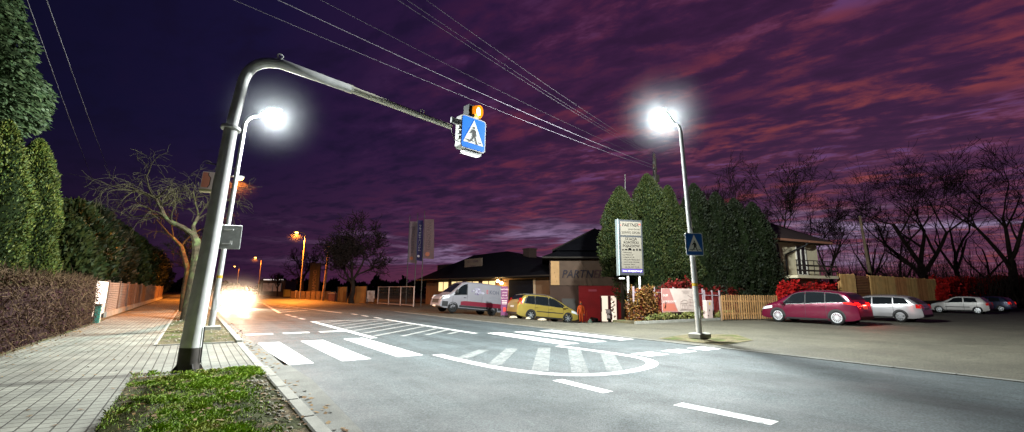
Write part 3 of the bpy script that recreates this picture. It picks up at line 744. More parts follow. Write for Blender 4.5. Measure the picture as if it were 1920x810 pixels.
def col_prof(t): return (min(1, max(0, t) / .12) ** .5) * max(0, 1 - max(0, (t - .25) / .75) ** 1.9) ** .72 if t < 1 else 0
def cone_prof(t): return (min(1, t / .06) ** .5) * (1 - t) ** .72
def egg_prof(t): return max(0., math.sin(PI * min(1, max(0, t)) ** .8)) ** .55

# left edge: tall conifer hanging into the frame, then thujas behind the hedge
P = ip(-148, 150, 15.0); Pb = Vector((P.x, P.y, 0))
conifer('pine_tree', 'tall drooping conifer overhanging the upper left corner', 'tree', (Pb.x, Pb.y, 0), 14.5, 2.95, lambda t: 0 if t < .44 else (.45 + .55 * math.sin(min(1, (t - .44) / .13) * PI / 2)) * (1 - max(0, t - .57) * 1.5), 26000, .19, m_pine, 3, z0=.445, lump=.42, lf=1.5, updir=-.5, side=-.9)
T = [(20, 17.2, 264, 1.18, 'yellow green thuja brightly lit beside the left frame edge', m_thujay, 22000, .105), (-50, 15.6, 230, 1.2, 'green thuja cut by the left frame edge', m_thujay, 12000, .11)]
for i, (u, d, vt, R, lab, m, n, s) in enumerate(T):
    P = ip(u, 545, d); top = ip(u, vt, d).z
    conifer('thuja', lab, 'tree', (P.x, P.y, .03), top, R, col_prof, n, s, m, 11 + i, 'thujas behind the left hedge', lump=.3)
T = [(108, 22, 408, 1.7, 'dark green thuja behind the hedge, first past the bright one', m_thuja, 6500), (158, 25, 384, 2.0, 'broad dark green thuja behind the end of the brown hedge', m_thuja, 7000), (205, 29, 392, 1.9, 'dark thuja above the white board', m_thujad, 6000),
     (238, 35, 418, 1.9, 'olive thuja overhanging the slatted fence', m_thujad, 5500), (262, 43, 432, 2.1, 'rusty lit thuja overhanging the slatted fence', m_thuja, 5000), (284, 53, 448, 2.2, 'orange lit thuja at the far end of the slatted fence', m_thuja, 4500), (305, 66, 462, 2.6, 'dark evergreen beyond the orange lit thujas', m_thujad, 3500), (318, 84, 470, 3.2, 'far dark evergreen at the end of the pavement', m_thujad, 3500)]
for i, (u, d, vt, R, lab, m, n) in enumerate(T):
    P = ip(u, 545, d); top = ip(u, vt, d).z
    x = min(P.x, -4.2 - R * .75)
    conifer('thuja', lab, 'tree', (x, P.y, .03), top, R, lambda t: egg_prof(t * .92 + .08) if t < .98 else .1, n, .22 + .004 * d, m, 31 + i, 'thujas behind the left hedge', lump=.34, lf=1.4)

# brown leafless hedge along the pavement
hd = thing('hedge', 'leafless brown and purple twig hedge along the left edge of the pavement', 'hedge', (-3.55, 12, .05))
tw = MB(); dk = MB()
for i in range(11500):
    y = 3.0 + 24.2 * rnd.random() ** .8; top = 1.86 + .10 * noise.noise(Vector((y * .8, 0, 3)))
    z = .1 + (top - .1) * rnd.random() ** .85; x = -3.62 + rnd.gauss(0, .17) + (.12 if rnd.random() < .6 else 0)
    a = rnd.uniform(0, 2 * PI); p = Vector((x, y, z)); L_ = rnd.uniform(.16, .5)
    d = Vector((rnd.gauss(.12, .35), rnd.gauss(0, .75), rnd.gauss(.15, .55))).normalized(); q = p + d * L_ * .5 + Vector((0, 0, rnd.uniform(-.05, .04))); e = p + d * L_ + Vector((0, 0, rnd.uniform(-.18, .02)))
    n_ = d.cross(Vector((rnd.uniform(-1, 1), rnd.uniform(-1, 1), rnd.uniform(-1, 1)))).normalized() * rnd.uniform(.004, .010)
    k = len(tw.v); tw.v += [tuple(p - n_), tuple(p + n_), tuple(q + n_ * .8), tuple(q - n_ * .8), tuple(e)]
    tw.f += [(k, k + 1, k + 2, k + 3), (k + 3, k + 2, k + 4)]; tw.m += [0, 0]
for i in range(5200):
    y = 3.0 + 24.2 * rnd.random() ** .8; z = .1 + 1.75 * rnd.random(); p = Vector((-3.40 + rnd.gauss(0, .12), y, z))
    spray(dk, p, Vector((rnd.gauss(.3, .5), rnd.gauss(0, .7), rnd.gauss(-.4, .5))), rnd.uniform(.05, .10), rnd.uniform(.012, .024))
for i in range(700):
    y = 3.0 + 24.2 * rnd.random() ** .8; p = Vector((-3.58 + rnd.gauss(0, .14), y, 1.72)); d = Vector((rnd.gauss(.1, .3), rnd.gauss(0, .5), 1)).normalized(); tw.tube([p, p + d * rnd.uniform(.12, .25), p + d * rnd.uniform(.26, .46) + Vector((rnd.gauss(0, .05), rnd.gauss(0, .08), -.02))], [.006, .005, .002], 3, False)
tw.build('twigs', mat('hedge_twigs', (.042, .022, .016), .9, spec=.1, col2=(.13, .085, .045)), hd)
dk.build('withered_leaves', mat('withered_leaves', (.040, .010, .022), .85, spec=.1, col2=(.06, .035, .012)), hd)
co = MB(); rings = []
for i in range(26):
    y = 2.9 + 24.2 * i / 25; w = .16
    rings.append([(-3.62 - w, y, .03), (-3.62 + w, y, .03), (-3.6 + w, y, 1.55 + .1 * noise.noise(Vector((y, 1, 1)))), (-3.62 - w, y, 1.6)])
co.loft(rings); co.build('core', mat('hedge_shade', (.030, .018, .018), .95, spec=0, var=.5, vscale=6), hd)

# ---- leafless trees
def bare_tree(name, label, base, h, spread, seed, trunk=None, tr=.25, levels=5, twig=.018, mats=None, group=None, up=.5, fork=.35, droop=0., split=3, cat='tree', fan=.55):
    rs = random.Random(seed); base = Vector(base)
    t = thing(name, label, cat, tuple(base), 0, group); A = MB(); B = MB(); mats = mats or (m_barkd, m_twigd)
    def grow(p, d, L, r, lv):
        n = 4 if lv > 1 else 3; pts = [p]; rr = [r]; q = p; dd = d
        for i in range(n):
            wob = .07 + .035 * (levels - lv)
            dd = (dd + Vector((rs.gauss(0, wob), rs.gauss(0, wob), rs.gauss(0, wob * .7) + (up * .12 if lv > 1 else -droop * .35) - droop * .07))).normalized()
            q = q + dd * L / n; pts.append(q); rr.append(max(twig * .6, r * (1 - .42 * (i + 1) / n)))
        (A if lv >= levels - 1 else B).tube(pts, rr, 7 if lv >= levels else (5 if lv >= levels - 2 else 3), False)
        if lv <= 0: return
        k = split if lv > 1 else 3
        for i in range(k + (1 if lv <= 2 else 0)):
            j = n if i == 0 else rs.randint(max(1, n - 3), n); o = pts[j]
            az = rs.uniform(0, 2 * PI); s = dd.orthogonal().normalized(); s = Matrix.Rotation(az, 3, dd) @ s
            nd_ = (dd * (1 - fan * .5) + s * fan * rs.uniform(.55, 1.35) * spread + Vector((0, 0, up * .22))).normalized()
            grow(o, nd_, L * rs.uniform(.58, .86), rr[j] * rs.uniform(.55, .75), lv - 1)
    if trunk:
        for pts, rr, kids in trunk:
            A.tube(pts, rr, 9, False)
            for j, d, L, r, lv in kids: grow(Vector(pts[j]), Vector(d).normalized(), L, r, lv)
    else:
        hh = h * fork; pts = [base - Vector((0, 0, .2))]; 
        for i in range(1, 5): pts.append(base + Vector((rs.gauss(0, .005 * h), rs.gauss(0, .005 * h), hh * i / 4)))
        A.tube(pts, [tr * 1.25, tr, tr * .9, tr * .82, tr * .75], 9, False)
        nb = rs.randint(3, 5)
        for i in range(nb):
            a = 2 * PI * i / nb + rs.uniform(-.5, .5); e = rs.uniform(.35, .8) * spread
            grow(pts[-1 - (i % 2)], Vector((math.cos(a) * e, math.sin(a) * e, 1)).normalized(), (h - hh) * rs.uniform(.36, .5), tr * .55, levels)
    A.build('trunk', mats[0], t, 'auto'); B.build('crown', mats[1], t)
    return t
# pollarded street tree on the left, trunk drawn through its real bends
d0 = gp(350, 600, .1).dot(HD)
tp = [ip(u, v, d0) for u, v in ((350, 603), (356, 560), (364, 510), (369, 475), (368, 452), (362, 438))]
lim = [ip(362, 440, d0), ip(345, 428, d0 - .1), ip(322, 417, d0 - .2), ip(308, 405, d0 - .3), ip(301, 388, d0 - .35), ip(292, 372, d0 - .4)]
lm2 = [ip(366, 448, d0), ip(362, 425, d0 + .1), ip(372, 405, d0 + .3)]
kids0 = [(3, (-.8, -.4, .5), 1.15, .045, 3), (4, (-.2, .3, .8), 1.0, .045, 3), (5, (-.5, -.2, .6), 1.15, .05, 3), (5, (.4, -.5, .5), 1.15, .05, 3), (5, (-.9, .3, .2), 1.35, .05, 3), (2, (.1, -.4, .8), 1.1, .04, 3), (4, (.7, -.2, .4), 1.1, .04, 3), (5, (-1, -.4, .35), 1.4, .045, 3), (3, (-1, .2, .1), 1.25, .04, 3), (4, (.2, -.6, .5), 1.1, .04, 3)]
bare_tree('pollarded_tree', 'gnarled leafless street tree with umbrella crown beside the bent mast', gp(350, 600, .1), 6, 1.2, 5,
          [(tp, [.30, .24, .215, .21, .19, .15], []), (lim, [.15, .125, .11, .10, .085, .07], kids0), (lm2, [.13, .09, .06], [(2, (.6, -.2, .8), 1.3, .045, 3), (1, (.3, .6, .8), 1.2, .04, 3), (2, (-.3, 0, 1), 1.3, .04, 3)])],
          twig=.010, mats=(m_bark, m_twig), up=.28, droop=.5, split=3, group='street trees on the left kerb')
d1 = gp(343, 583, .1).dot(HD)
tq = [ip(u, v, d1) for u, v in ((343, 585), (346, 545), (352, 505), (340, 462), (325, 446))]
bare_tree('pollarded_tree', 'second leafless street tree, leaning left behind the gnarled one', gp(343, 583, .1), 6, 1.1, 9, [(tq, [.26, .2, .17, .13, .09], [(4, (-.7, .1, .6), 1.6, .06, 3), (3, (.4, 0, .9), 1.6, .06, 3), (2, (.5, .2, .9), 1.7, .06, 3), (4, (-.2, .3, 1), 1.5, .05, 3)])], twig=.02, mats=(m_bark, m_twig), up=.3, droop=.3, group='street trees on the left kerb')
for i, (y, lab) in enumerate(((56, 'third leafless street tree on the left kerb, rust coloured by lamplight'), (72, 'fourth leafless street tree on the left kerb, small in the distance'))):
    bare_tree('street_tree', lab, (-.3, y, .05), 7.5, 1.1, 61 + i, tr=.24, levels=4, twig=.03, mats=(m_bark, m_twig), fork=.42, up=.4, group='street trees on the left kerb')

# middle distance and right side silhouettes
def at(u, d): P = ip(u, 547, d); return Vector((P.x, P.y, 0))
M = [('round leafless tree standing by the orange lit fence panels', 660, 56, 432, 5, .30, 1.25, .3, .045), ('leafless tree beyond the first sodium lamp pole', 566, 95, 470, 4, .28, 1.2, .45, .06), ('small leafless tree in front of the pale shop front', 520, 105, 512, 4, .2, 1.1, .4, .06)]
for i, (lab, u, d, vt, lv, tr, spd, fk, tw_) in enumerate(M):
    P = at(u, d); bare_tree('bare_tree', lab, P, ip(u, vt, d).z, spd, 71 + i, tr=tr, levels=lv, twig=tw_, fork=fk, up=.35, split=4 if i == 0 else 3)
RT = [('largest leafless tree on the right, spreading above the parked silver estate', 1735, 62, 306, 5, .55, 1.1, .28), ('tall leafless tree cut by the right frame edge', 1905, 58, 290, 5, .5, 1.0, .3),
      ('slim leafless tree just right of the largest one', 1800, 76, 345, 5, .4, .9, .35), ('leafless tree left of the leaning wooden pole', 1562, 66, 388, 5, .32, .95, .35), ('leafless tree right behind the leaning wooden pole', 1640, 78, 392, 5, .34, .9, .3),
      ('leafless tree rising over the white house roof', 1462, 58, 350, 5, .28, .95, .4), ('thin leafless tree right of the white house', 1508, 72, 362, 5, .26, .85, .4), ('leafless tree top showing above the tall thujas', 1350, 62, 346, 5, .3, 1., .4), ('low leafless tree between the largest tree and the right edge', 1860, 88, 400, 5, .35, 1.1, .3), ('low leafless tree behind the light wooden fence', 1690, 92, 420, 4, .35, 1.1, .25)]
for i, (lab, u, d, vt, lv, tr, spd, fk) in enumerate(RT):
    P = at(u, d); bare_tree('bare_tree', lab, P, ip(u, vt, d).z, spd, 101 + i, tr=tr, levels=lv, twig=.035, fork=fk, up=.5, split=3 if i in (0, 1) else (3 if i % 2 else 2), fan=.58, group='leafless trees on the right')
# twiggy undergrowth below the right-hand trees, one mass
ug = MB()
for i in range(3000):
    u = rnd.uniform(1535, 2150); d = rnd.uniform(48, 80); P = at(u, d) + Vector((0, 0, .6)); hgt = 1.0 + 3.6 * abs(noise.noise(Vector((u * .021, d * .05, 2)))) * 1.6 + rnd.uniform(0, 1.) ** 3 * 4.5
    a = rnd.uniform(0, 2 * PI); e = P + Vector((math.cos(a) * hgt * .25, math.sin(a) * hgt * .25, hgt)); mdl = P.lerp(e, .5) + Vector((rnd.gauss(0, .2), rnd.gauss(0, .2), .2))
    ug.tube([P, mdl, e], [.035, .022, .008], 3, False)
    for _ in range(2):
        q = P.lerp(e, rnd.uniform(.3, .9)); ug.tube([q, q + Vector((rnd.gauss(0, .5), rnd.gauss(0, .5), rnd.uniform(.3, 1.)))], [.022, .01], 3, False)
stuff(ug, 'undergrowth', m_twigd, 'dark twiggy undergrowth along the foot of the trees on the right', 'undergrowth')
# far dark wood line
fw = MB()
for i in range(15000):
    u = rnd.uniform(300, 1250); d = rnd.uniform(150, 190)
    P = ip(u, 547, d); hgt = 3.2 + 3.2 * noise.noise(Vector((u * .012, 0, 5))) + 2.6 * noise.noise(Vector((u * .06, 0, 1)))
    if u > 690 and u < 760: hgt += 2.0 * max(0, math.sin((u - 690) / 70 * PI * 2.5))
    p = Vector((P.x, P.y, max(.2, hgt) * rnd.random() ** .6))
    spray(fw, p, Vector((rnd.gauss(0, .4), rnd.gauss(0, .4), 1)), rnd.uniform(.8, 1.8), rnd.uniform(.3, .6))
stuff(fw, 'far_woods', mat('far_foliage', (.008, .009, .010), .95, spec=0, col2=(.014, .014, .014)), 'low dark line of far woods behind the garage and flags', 'woods')

# ---- thuja group behind the sign pylon, shrubs tinted with red trail light, creeper
TH_ = [(1168, 30.0, 352, 1.4, 'leftmost tall thuja, beside the advertising sign', m_thuja), (1222, 30.2, 328, 1.95, 'tallest green thuja directly behind the advertising sign', m_thuja), (1262, 31, 350, 1.5, 'dark thuja just left of the right white lamp pole', m_thuja), (1312, 31.6, 346, 1.7, 'dark thuja just right of the right white lamp pole', m_thujad),
       (1354, 32.2, 362, 1.65, 'dark thuja third from the white house', m_thujad), (1388, 32.6, 374, 1.6, 'dark thuja second from the white house', m_thujad), (1423, 32.8, 381, 1.6, 'dark thuja nearest the white house', m_thujad)]
for i, (u, d, vt, R, lab, m) in enumerate(TH_):
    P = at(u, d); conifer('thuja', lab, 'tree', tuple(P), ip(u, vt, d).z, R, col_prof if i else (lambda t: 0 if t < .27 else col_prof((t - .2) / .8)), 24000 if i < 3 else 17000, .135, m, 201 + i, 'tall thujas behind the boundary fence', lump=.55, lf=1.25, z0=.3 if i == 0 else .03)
def shrub(name, label, cat, x0, x1, y0, y1, h, n, size, m, seed, group=None, zb=0.):
    rs = random.Random(seed); c = Vector(((x0 + x1) / 2, (y0 + y1) / 2, zb)); t = thing(name, label, cat, tuple(c), 0, group)
    A = MB(); S = MB()
    for i in range(14):
        p = Vector((rs.uniform(x0, x1), rs.uniform(y0, y1), zb)); S.tube([p, p + Vector((rs.gauss(0, .15), rs.gauss(0, .15), h * .5)), p + Vector((rs.gauss(0, .4), rs.gauss(0, .3), h * .95))], [.03, .02, .008], 4, False)
    for i in range(n):
        x = rs.uniform(x0, x1); y = rs.uniform(y0, y1); e = min(1, 3.5 * min((x - x0), (x1 - x)) / (x1 - x0) + .45)
        hh = h * e * (.82 + .32 * noise.noise(Vector((x * 1.3, y, seed))) + .15 * noise.noise(Vector((x * 4, y * 4, seed))))
        p = Vector((x, y, zb + hh * rs.random() ** .55)); spray(A, p, Vector((rs.gauss(0, 1), rs.gauss(0, 1), rs.gauss(.1, .7))), size * rs.uniform(.6, 1.3), size * rs.uniform(.25, .45))
    S.build('stems', m_barkd, t); A.build('foliage', m, t); return t
shrub('creeper_bush', 'yellow and orange creeper smothering the fence corner below the advertising sign', 'shrub', 18.85, 20.7, 16.55, 17.25, 2.05, 4200, .13, m_autumn, 1)
shrub('creeper_bush', 'thin reddish creeper on the fence between the yellow one and the pale banner', 'shrub', 20.6, 22.3, 16.8, 17.3, 1.75, 1700, .12, leafm('rust_leaves', (.11, .02, .008), (.16, .05, .015)), 2)
for i, (x0, x1, lab) in enumerate(((22.4, 25.4, 'shrub tinted with red trail light behind the pale banner'), (25.2, 28.4, 'shrub tinted with red trail light behind the left half of the picket fence'), (28.2, 31.4, 'shrub tinted with red trail light behind the right end of the picket fence'))):
    shrub('trail_tinted_shrub', lab, 'shrub', x0, x1, 17.2, 18.4, 2.3, 3600, .17, m_red, 5 + i, 'trail-tinted shrubs behind the boundary fence')
for i, (x0, x1, lab) in enumerate(((31.6, 35.2, 'hedge tinted with red trail light below the balcony, left piece'), (35.0, 39.2, 'hedge tinted with red trail light below the balcony, right piece'))):
    shrub('trail_tinted_shrub', lab, 'shrub', x0, x1, 15.0, 16.0, 2.5, 6500, .19, m_reddk, 15 + i, 'trail-tinted shrubs behind the boundary fence')
yb = lambda x: 13.6 - .05 * max(0, x - 40) * .35
for i, (x0, x1, h, lab) in enumerate(((60.5, 66, 2.2, 'hedge tinted with red trail light on the bank right after the light wooden fence'), (65.5, 73, 2.4, 'hedge tinted with red trail light on the bank above the white hatchback'), (72.5, 82, 2.6, 'hedge tinted with red trail light on the bank above the blue car'), (81.5, 95, 3.0, 'hedge tinted with red trail light on the bank at the right frame edge'), (94, 112, 3.3, 'hedge tinted with red trail light fading out past the right frame edge'))):
    shrub('trail_tinted_hedge', lab, 'hedge', x0, x1, yb(x0) + .9, yb(x0) + 2.8, h + .35, 8500, .26 + .03 * i, m_reddk, 25 + i, 'trail-tinted hedge pieces on the bank', .75)
# low weeds below the fence
for i, (x0, x1, lab) in enumerate(((19.6, 22.4, 'low green weeds under the creeper fence'), (22.4, 24.9, 'low weeds under the pale banner'), (25.6, 28., 'low weeds at the foot of the picket fence'))):
    shrub('weeds', lab, 'weeds', x0, x1, 16.35, 16.75, .45, 900, .12, leafm('weed_leaves', (.10, .13, .03), (.22, .19, .06)), 41 + i, None, .06)

# ---- grass verge and litter
gr = MB()
for i in range(52000):
    x = rnd.uniform(-.68, 1.17); y = rnd.uniform(4.2, 10.33)
    q = noise.noise(Vector((x * 1.5, y * 1.5, 9))) + .5 * noise.noise(Vector((x * 4, y * 4, 2)))
    dry = noise.noise(Vector((x * 1.1 + 4, y * 1.6, 3)))
    if x > .70 - .3 * dry and y < 9.2 and rnd.random() < .7 + (x - .75): continue
    if q < -.13 and rnd.random() < .86: continue
    if x < -.38 + .2 * dry and rnd.random() < .72: continue
    z = .08 + .035 * (noise.noise(Vector((x * 1.7, y * 1.7, 1.))) + .55); hh = rnd.uniform(.022, .062) * (1.3 if q > .2 else .75)
    a = rnd.uniform(0, 2 * PI); w = .0045; l = Vector((math.cos(a), math.sin(a), 0)); s = Vector((-l.y, l.x, 0)) * w; p = Vector((x, y, z)); k = len(gr.v)
    gr.v += [tuple(p - s), tuple(p + s), tuple(p + l * hh * .3 + s * .7 + Vector((0, 0, hh * .65))), tuple(p + l * hh * rnd.uniform(.5, 1.1) + Vector((0, 0, hh * rnd.uniform(.75, 1))))]
    gr.f += [(k, k + 1, k + 2), (k, k + 2, k + 3)]; gr.m += [0, 0]
stuff(gr, 'grass', mat('grass_blades', (.14, .28, .012), .6, spec=.25, col2=(.30, .38, .04), two=((.30, .24, .08), 1.3, .56, .72)), 'short bright green grass around the foot of the bent mast', 'grass')
for nm, n, reg, lab in (('fallen_leaves', 900, 0, 'brown fallen leaves scattered in the grass and along the hedge'),):
    lv = MB()
    for i in range(1720):
        if i >= 1500: x, y, z = 1.40 + abs(rnd.gauss(0, .13)), rnd.uniform(4.5, 26), .012
        elif i < 620: x, y, z = rnd.uniform(-.62, 1.2), rnd.uniform(4.5, 10.4), .125
        elif i < 1050: x, y, z = -2.95 + abs(rnd.gauss(0, .28)) - .3, rnd.uniform(5, 26), .075
        elif i < 1200: x, y, z = rnd.uniform(-3.2, 1.2), rnd.uniform(7, 26), .07
        else: x, y, z = rnd.uniform(18.5, 26.), rnd.uniform(16.25, 17.), .13
        a = rnd.uniform(0, 2 * PI); r = rnd.uniform(.015, .04) * (1.6 if i >= 1200 else 1); l = Vector((math.cos(a), math.sin(a), rnd.uniform(-.3, .3))) * r; s = Vector((-math.sin(a), math.cos(a), rnd.uniform(-.4, .4))) * r * .6; p = Vector((x, y, z))
        k = len(lv.v); lv.v += [tuple(p - l), tuple(p + s), tuple(p + l), tuple(p - s)]; lv.f.append((k, k + 1, k + 2, k + 3)); lv.m.append(0)
    stuff(lv, nm, mat('dead_leaf', (.14, .07, .025), .8, spec=.15, col2=(.26, .17, .07)), lab, 'leaves')
sn = MB()
for i in range(420):
    x, y = rnd.uniform(-.6, 1.15), rnd.uniform(15.9, 34) if i < 300 else rnd.uniform(4.8, 9.5)
    if i >= 300: x = 1.0 + rnd.gauss(0, .09)
    p = Vector((x, y, .11)); r = rnd.uniform(.012, .035); sn.lathe([(.2 * r, -.3 * r), (r, 0), (.7 * r, .5 * r), (.1 * r, .7 * r)], tuple(p), n=6)
stuff(sn, 'gravel', mat('pebbles', (.22, .20, .15), .85, col2=(.34, .31, .24)), 'loose pebbles on the bare soil strips beside the left kerb', 'gravel')
# ------------------------------------------------------------------ vehicles
m_glass = mat('car_glass', (.008, .010, .012), .06, spec=.6)
m_glassw = mat('lit_car_glass', (.05, .055, .05), .08, spec=.6)
m_tyre = mat('tyre_rubber', (.010, .010, .010), .85, spec=.2)
m_rim = mat('alloy_rim', (.62, .63, .65), .35, metal=.5)
m_rimd = mat('steel_rim', (.25, .26, .27), .5, metal=.4)
m_trim = mat('dark_trim', (.014, .014, .015), .6)
m_tail = mat('tail_lamp_glass', (.42, .008, .008), .15, emis=(1, .02, .01), es=.10)
m_taillit = mat('tail_lamp_lit', (.6, .01, .01), .2, emis=(1., .03, .015), es=.5)
m_head = mat('head_lamp_glass', (.55, .57, .58), .1, spec=.6)
m_headlit = mat('head_lamp_lit', (1, 1, 1), .2, emis=(1., .93, .8), es=160)
m_plate = mat('number_plate', (.62, .62, .58), .5)
m_chrome = mat('chrome', (.7, .7, .7), .2, metal=.9)
def paint(n, c, metal=.25, rough=.28): return mat(n, c, rough, metal=metal, spec=.5, coat=.7, var=.06, vscale=1.5)

def car(name, label, cat, loc, rotz, S, m_body, group=None, headlit=False, taillit=False, pitch=0.):
    """S: L W prof(rear->front upper outline) belt(x)->z wheels(xr,xf) R side windows etc. x forward, y left"""
    L, Wd = S['L'], S['W']; prof = S['prof']; bot0 = S.get('bot', .21); tumb = S.get('tumb', .24); rr = S.get('round', .11)
    t = thing(name, label, cat, loc, rotz, group, Matrix.Rotation(rotz, 4, 'Z') @ Matrix.Rotation(pitch, 4, 'Y'))
    def lin(pts, x):
        if x <= pts[0][0]: return pts[0][1]
        for (a, b), (c, d) in zip(pts, pts[1:]):
            if x <= c: return b + (d - b) * (x - a) / max(1e-6, c - a)
        return pts[-1][1]
    # rounded outline: Chaikin once
    pr = [prof[0]]
    for a, b in zip(prof, prof[1:]):
        pr += [(.82 * a[0] + .18 * b[0], .82 * a[1] + .18 * b[1]), (.18 * a[0] + .82 * b[0], .18 * a[1] + .82 * b[1])]
    pr.append(prof[-1])
    top = lambda x: lin(pr, x)
    belt = S['belt'] if callable(S['belt']) else (lambda x, b=S['belt']: lin(b, x))
    def bot(x): e = max(0, abs(x) - (L / 2 - .55)) / .55; return bot0 + .13 * e * e
    def hw(x, z):
        tt = max(0, min(1, (abs(x) - (L / 2 - .8)) / .8)); w = Wd / 2 * (1 - S.get('taper', .15) * tt ** 2.3)
        b = belt(x)
        if z > b: w -= tumb * (z - b) + .015 * min(1, (z - b) / .06)
        else:
            k = (z - bot0) / max(.1, b - bot0); w *= 1 - .05 * (1 - min(1, k / .35)) ** 2 - .018 * max(0, k - .55) ** 1.0
        zt = top(x) - .025; d = zt - z
        if d < rr: w -= rr * (1 - math.sqrt(max(0, 1 - (1 - max(0, d) / rr) ** 2)))
        return max(.05, w)
    xs = sorted(set([round(-L / 2 + L * i / 64, 4) for i in range(65)] + [round(p[0], 4) for p in pr]))
    fr = [0, .06, .15, .28, .42, .56, .68, .78, .86, .92, .965, .99, 1.]
    rings = []
    for x in xs:
        b = bot(x); zt = max(b + .04, top(x) - .025); half = [(0, b), (hw(x, b) * .8, b)]
        for f in fr: z = b + (zt - b) * f; half.append((hw(x, z), z))
        we = half[-1][0]
        for q in (.8, .55, .28, 0): half.append((we * q, zt + .025 * (1 - q * q)))
        rings.append([(x, y, z) for y, z in half] + [(x, -y, z) for y, z in half[-2:0:-1]])
    bd = MB(); bd.loft(rings); bd.build('body', m_body, t, 'auto', local=True)
    EPS = .006
    def sideq(nm, quads, m, par=t, eps=EPS, sides=(1, -1), nx=8, nz=4, merge=False):
        """quads: list of ((xb0,xb1,xt0,xt1),(zb fn),(zt fn))"""
        outs = []
        for s in sides:
            mb = MB()
            for (xb0, xb1, xt0, xt1), zb, zt in quads:
                g = []
                for i in range(nx + 1):
                    for j in range(nz + 1):
                        a = i / nx; c = j / nz; x0 = xb0 + (xb1 - xb0) * a; x1 = xt0 + (xt1 - xt0) * a; x = x0 + (x1 - x0) * c
                        z0 = zb(x0) if callable(zb) else zb; z1 = zt(x1) if callable(zt) else zt; z = z0 + (z1 - z0) * c
                        g.append((x, s * (hw(x, z) + eps), z))
                fs = [(i * (nz + 1) + j, (i + 1) * (nz + 1) + j, (i + 1) * (nz + 1) + j + 1, i * (nz + 1) + j + 1) for i in range(nx) for j in range(nz)]
                if s < 0: fs = [tuple(reversed(f)) for f in fs]
                mb.add(g, [tuple(reversed(f)) for f in fs])
            outs.append(mb.build(nm, m, par, True, local=True))
        return outs
    wt = S.get('wtop', .12)
    for w in S['wins']: sideq('side_window', [(w, lambda x: belt(x) + .025, lambda x: top(x) - wt)], m_glass)
    if 'wframe' in S:
        x0, x1, x2, x3 = S['wframe']; sideq('window_frame', [((x0, x1, x2, x3), lambda x: belt(x) + .005, lambda x: top(x) - wt + .03)], m_trim, eps=.003, nx=22)
    # windscreens along the upper outline
    def topq(nm, xa, xb, m, inset=.1, up=.01, taper=.0):
        mb = MB(); nx, ny = 10, 8; g = []
        for i in range(nx + 1):
            x = xa + (xb - xa) * i / nx; sl = (top(x + .02) - top(x - .02)) / .04; n = Vector((-sl, 0, 1)).normalized()
            w = max(.1, hw(x, top(x) - .025) - inset + taper * i / nx)
            for j in range(ny + 1):
                q = -1 + 2 * j / ny; g.append(tuple(Vector((x, q * w, top(x) - .025 * q * q * (w / max(.1, hw(x, top(x) - .025))) ** 2)) + n * up))
        mb.add(g, [(i * (ny + 1) + j, (i + 1) * (ny + 1) + j, (i + 1) * (ny + 1) + j + 1, i * (ny + 1) + j + 1) for i in range(nx) for j in range(ny)])
        return mb.build(nm, m, t, True, local=True)
    topq('windscreen', *S['screen'], m_glass, inset=S.get('sinset', -.02))
    if 'rear' in S: topq('rear_window', *S['rear'], m_glassw if S.get('rlit') else m_glass, inset=S.get('rinset', -.02))
    def xrear(z):
        pts = [p for p in pr if p[0] < -L / 2 + S.get('rdep', .7)]
        for (a, b), (c, d) in zip(pts, pts[1:]):
            if b <= z <= d: return a + (c - a) * (z - b) / max(1e-6, d - b)
        return pts[0][0] if z < pts[0][1] else pts[-1][0]
    def xfront(z):
        pts = [p for p in pr if p[0] > L / 2 - 1.3][::-1]
        for (a, b), (c, d) in zip(pts, pts[1:]):
            if b <= z <= d: return a + (c - a) * (z - b) / max(1e-6, d - b)
        return pts[0][0] if z < pts[0][1] else pts[-1][0]
    def endq(nm, y0, y1, z0, z1, m, front=False, eps=.012, par=t, mb=None):
        mb = mb or MB(); g = []; n = 6
        for i in range(n + 1):
            for j in range(n + 1):
                y = y0 + (y1 - y0) * i / n; z = z0 + (z1 - z0) * j / n
                x = (xfront(z) + eps) if front else (xrear(z) - eps)
                g.append((x, y, z))
        fs = [(i * (n + 1) + j, (i + 1) * (n + 1) + j, (i + 1) * (n + 1) + j + 1, i * (n + 1) + j + 1) for i in range(n) for j in range(n)]
        mb.add(g, fs if front else [tuple(reversed(f)) for f in fs])
        return mb.build(nm, m, par, True, local=True) if nm else mb
    ew = Wd / 2 * (1 - S.get('taper', .15)) - .02
    tl = S['tail']            # (z0, z1, inner y, side length)
    mt = m_taillit if taillit else m_tail
    for s in (1, -1):
        mb = endq(None, s * (ew), s * tl[2], tl[0], tl[1], mt)
        x0 = xrear((tl[0] + tl[1]) / 2) + .01; g = []
        for i in range(7):
            for j in range(4):
                z = tl[0] + (tl[1] - tl[0]) * j / 3; x = x0 + tl[3] * i / 6 * (1 if not S.get('tpoint') else 1); zz = z if not S.get('tpoint') else z + (tl[1] - z) * i / 6 * .6
                g.append((x, s * (hw(x, zz) + .008), zz))
        mb.add(g, [(i * 4 + j, (i + 1) * 4 + j, (i + 1) * 4 + j + 1, i * 4 + j + 1) for i in range(6) for j in range(3)])
        mb.build('tail_light', mt, t, True, local=True)
        if S.get('rearsides'): pass
    hl = S['head']
    for s in (1, -1):
        mb = endq(None, s * hl[2], s * ew, hl[0], hl[1], m_head, True)
        x0 = xfront((hl[0] + hl[1]) / 2) - .01; g = []
        for i in range(7):
            for j in range(4):
                z = hl[0] + (hl[1] - hl[0]) * j / 3 + .10 * i / 6; x = x0 - hl[3] * i / 6; g.append((x, s * (hw(x, z) + .008), z))
        mb.add(g, [(i * 4 + j, (i + 1) * 4 + j, (i + 1) * 4 + j + 1, i * 4 + j + 1) for i in range(6) for j in range(3)])
        mb.build('headlight', m_headlit if headlit else m_head, t, True, local=True)
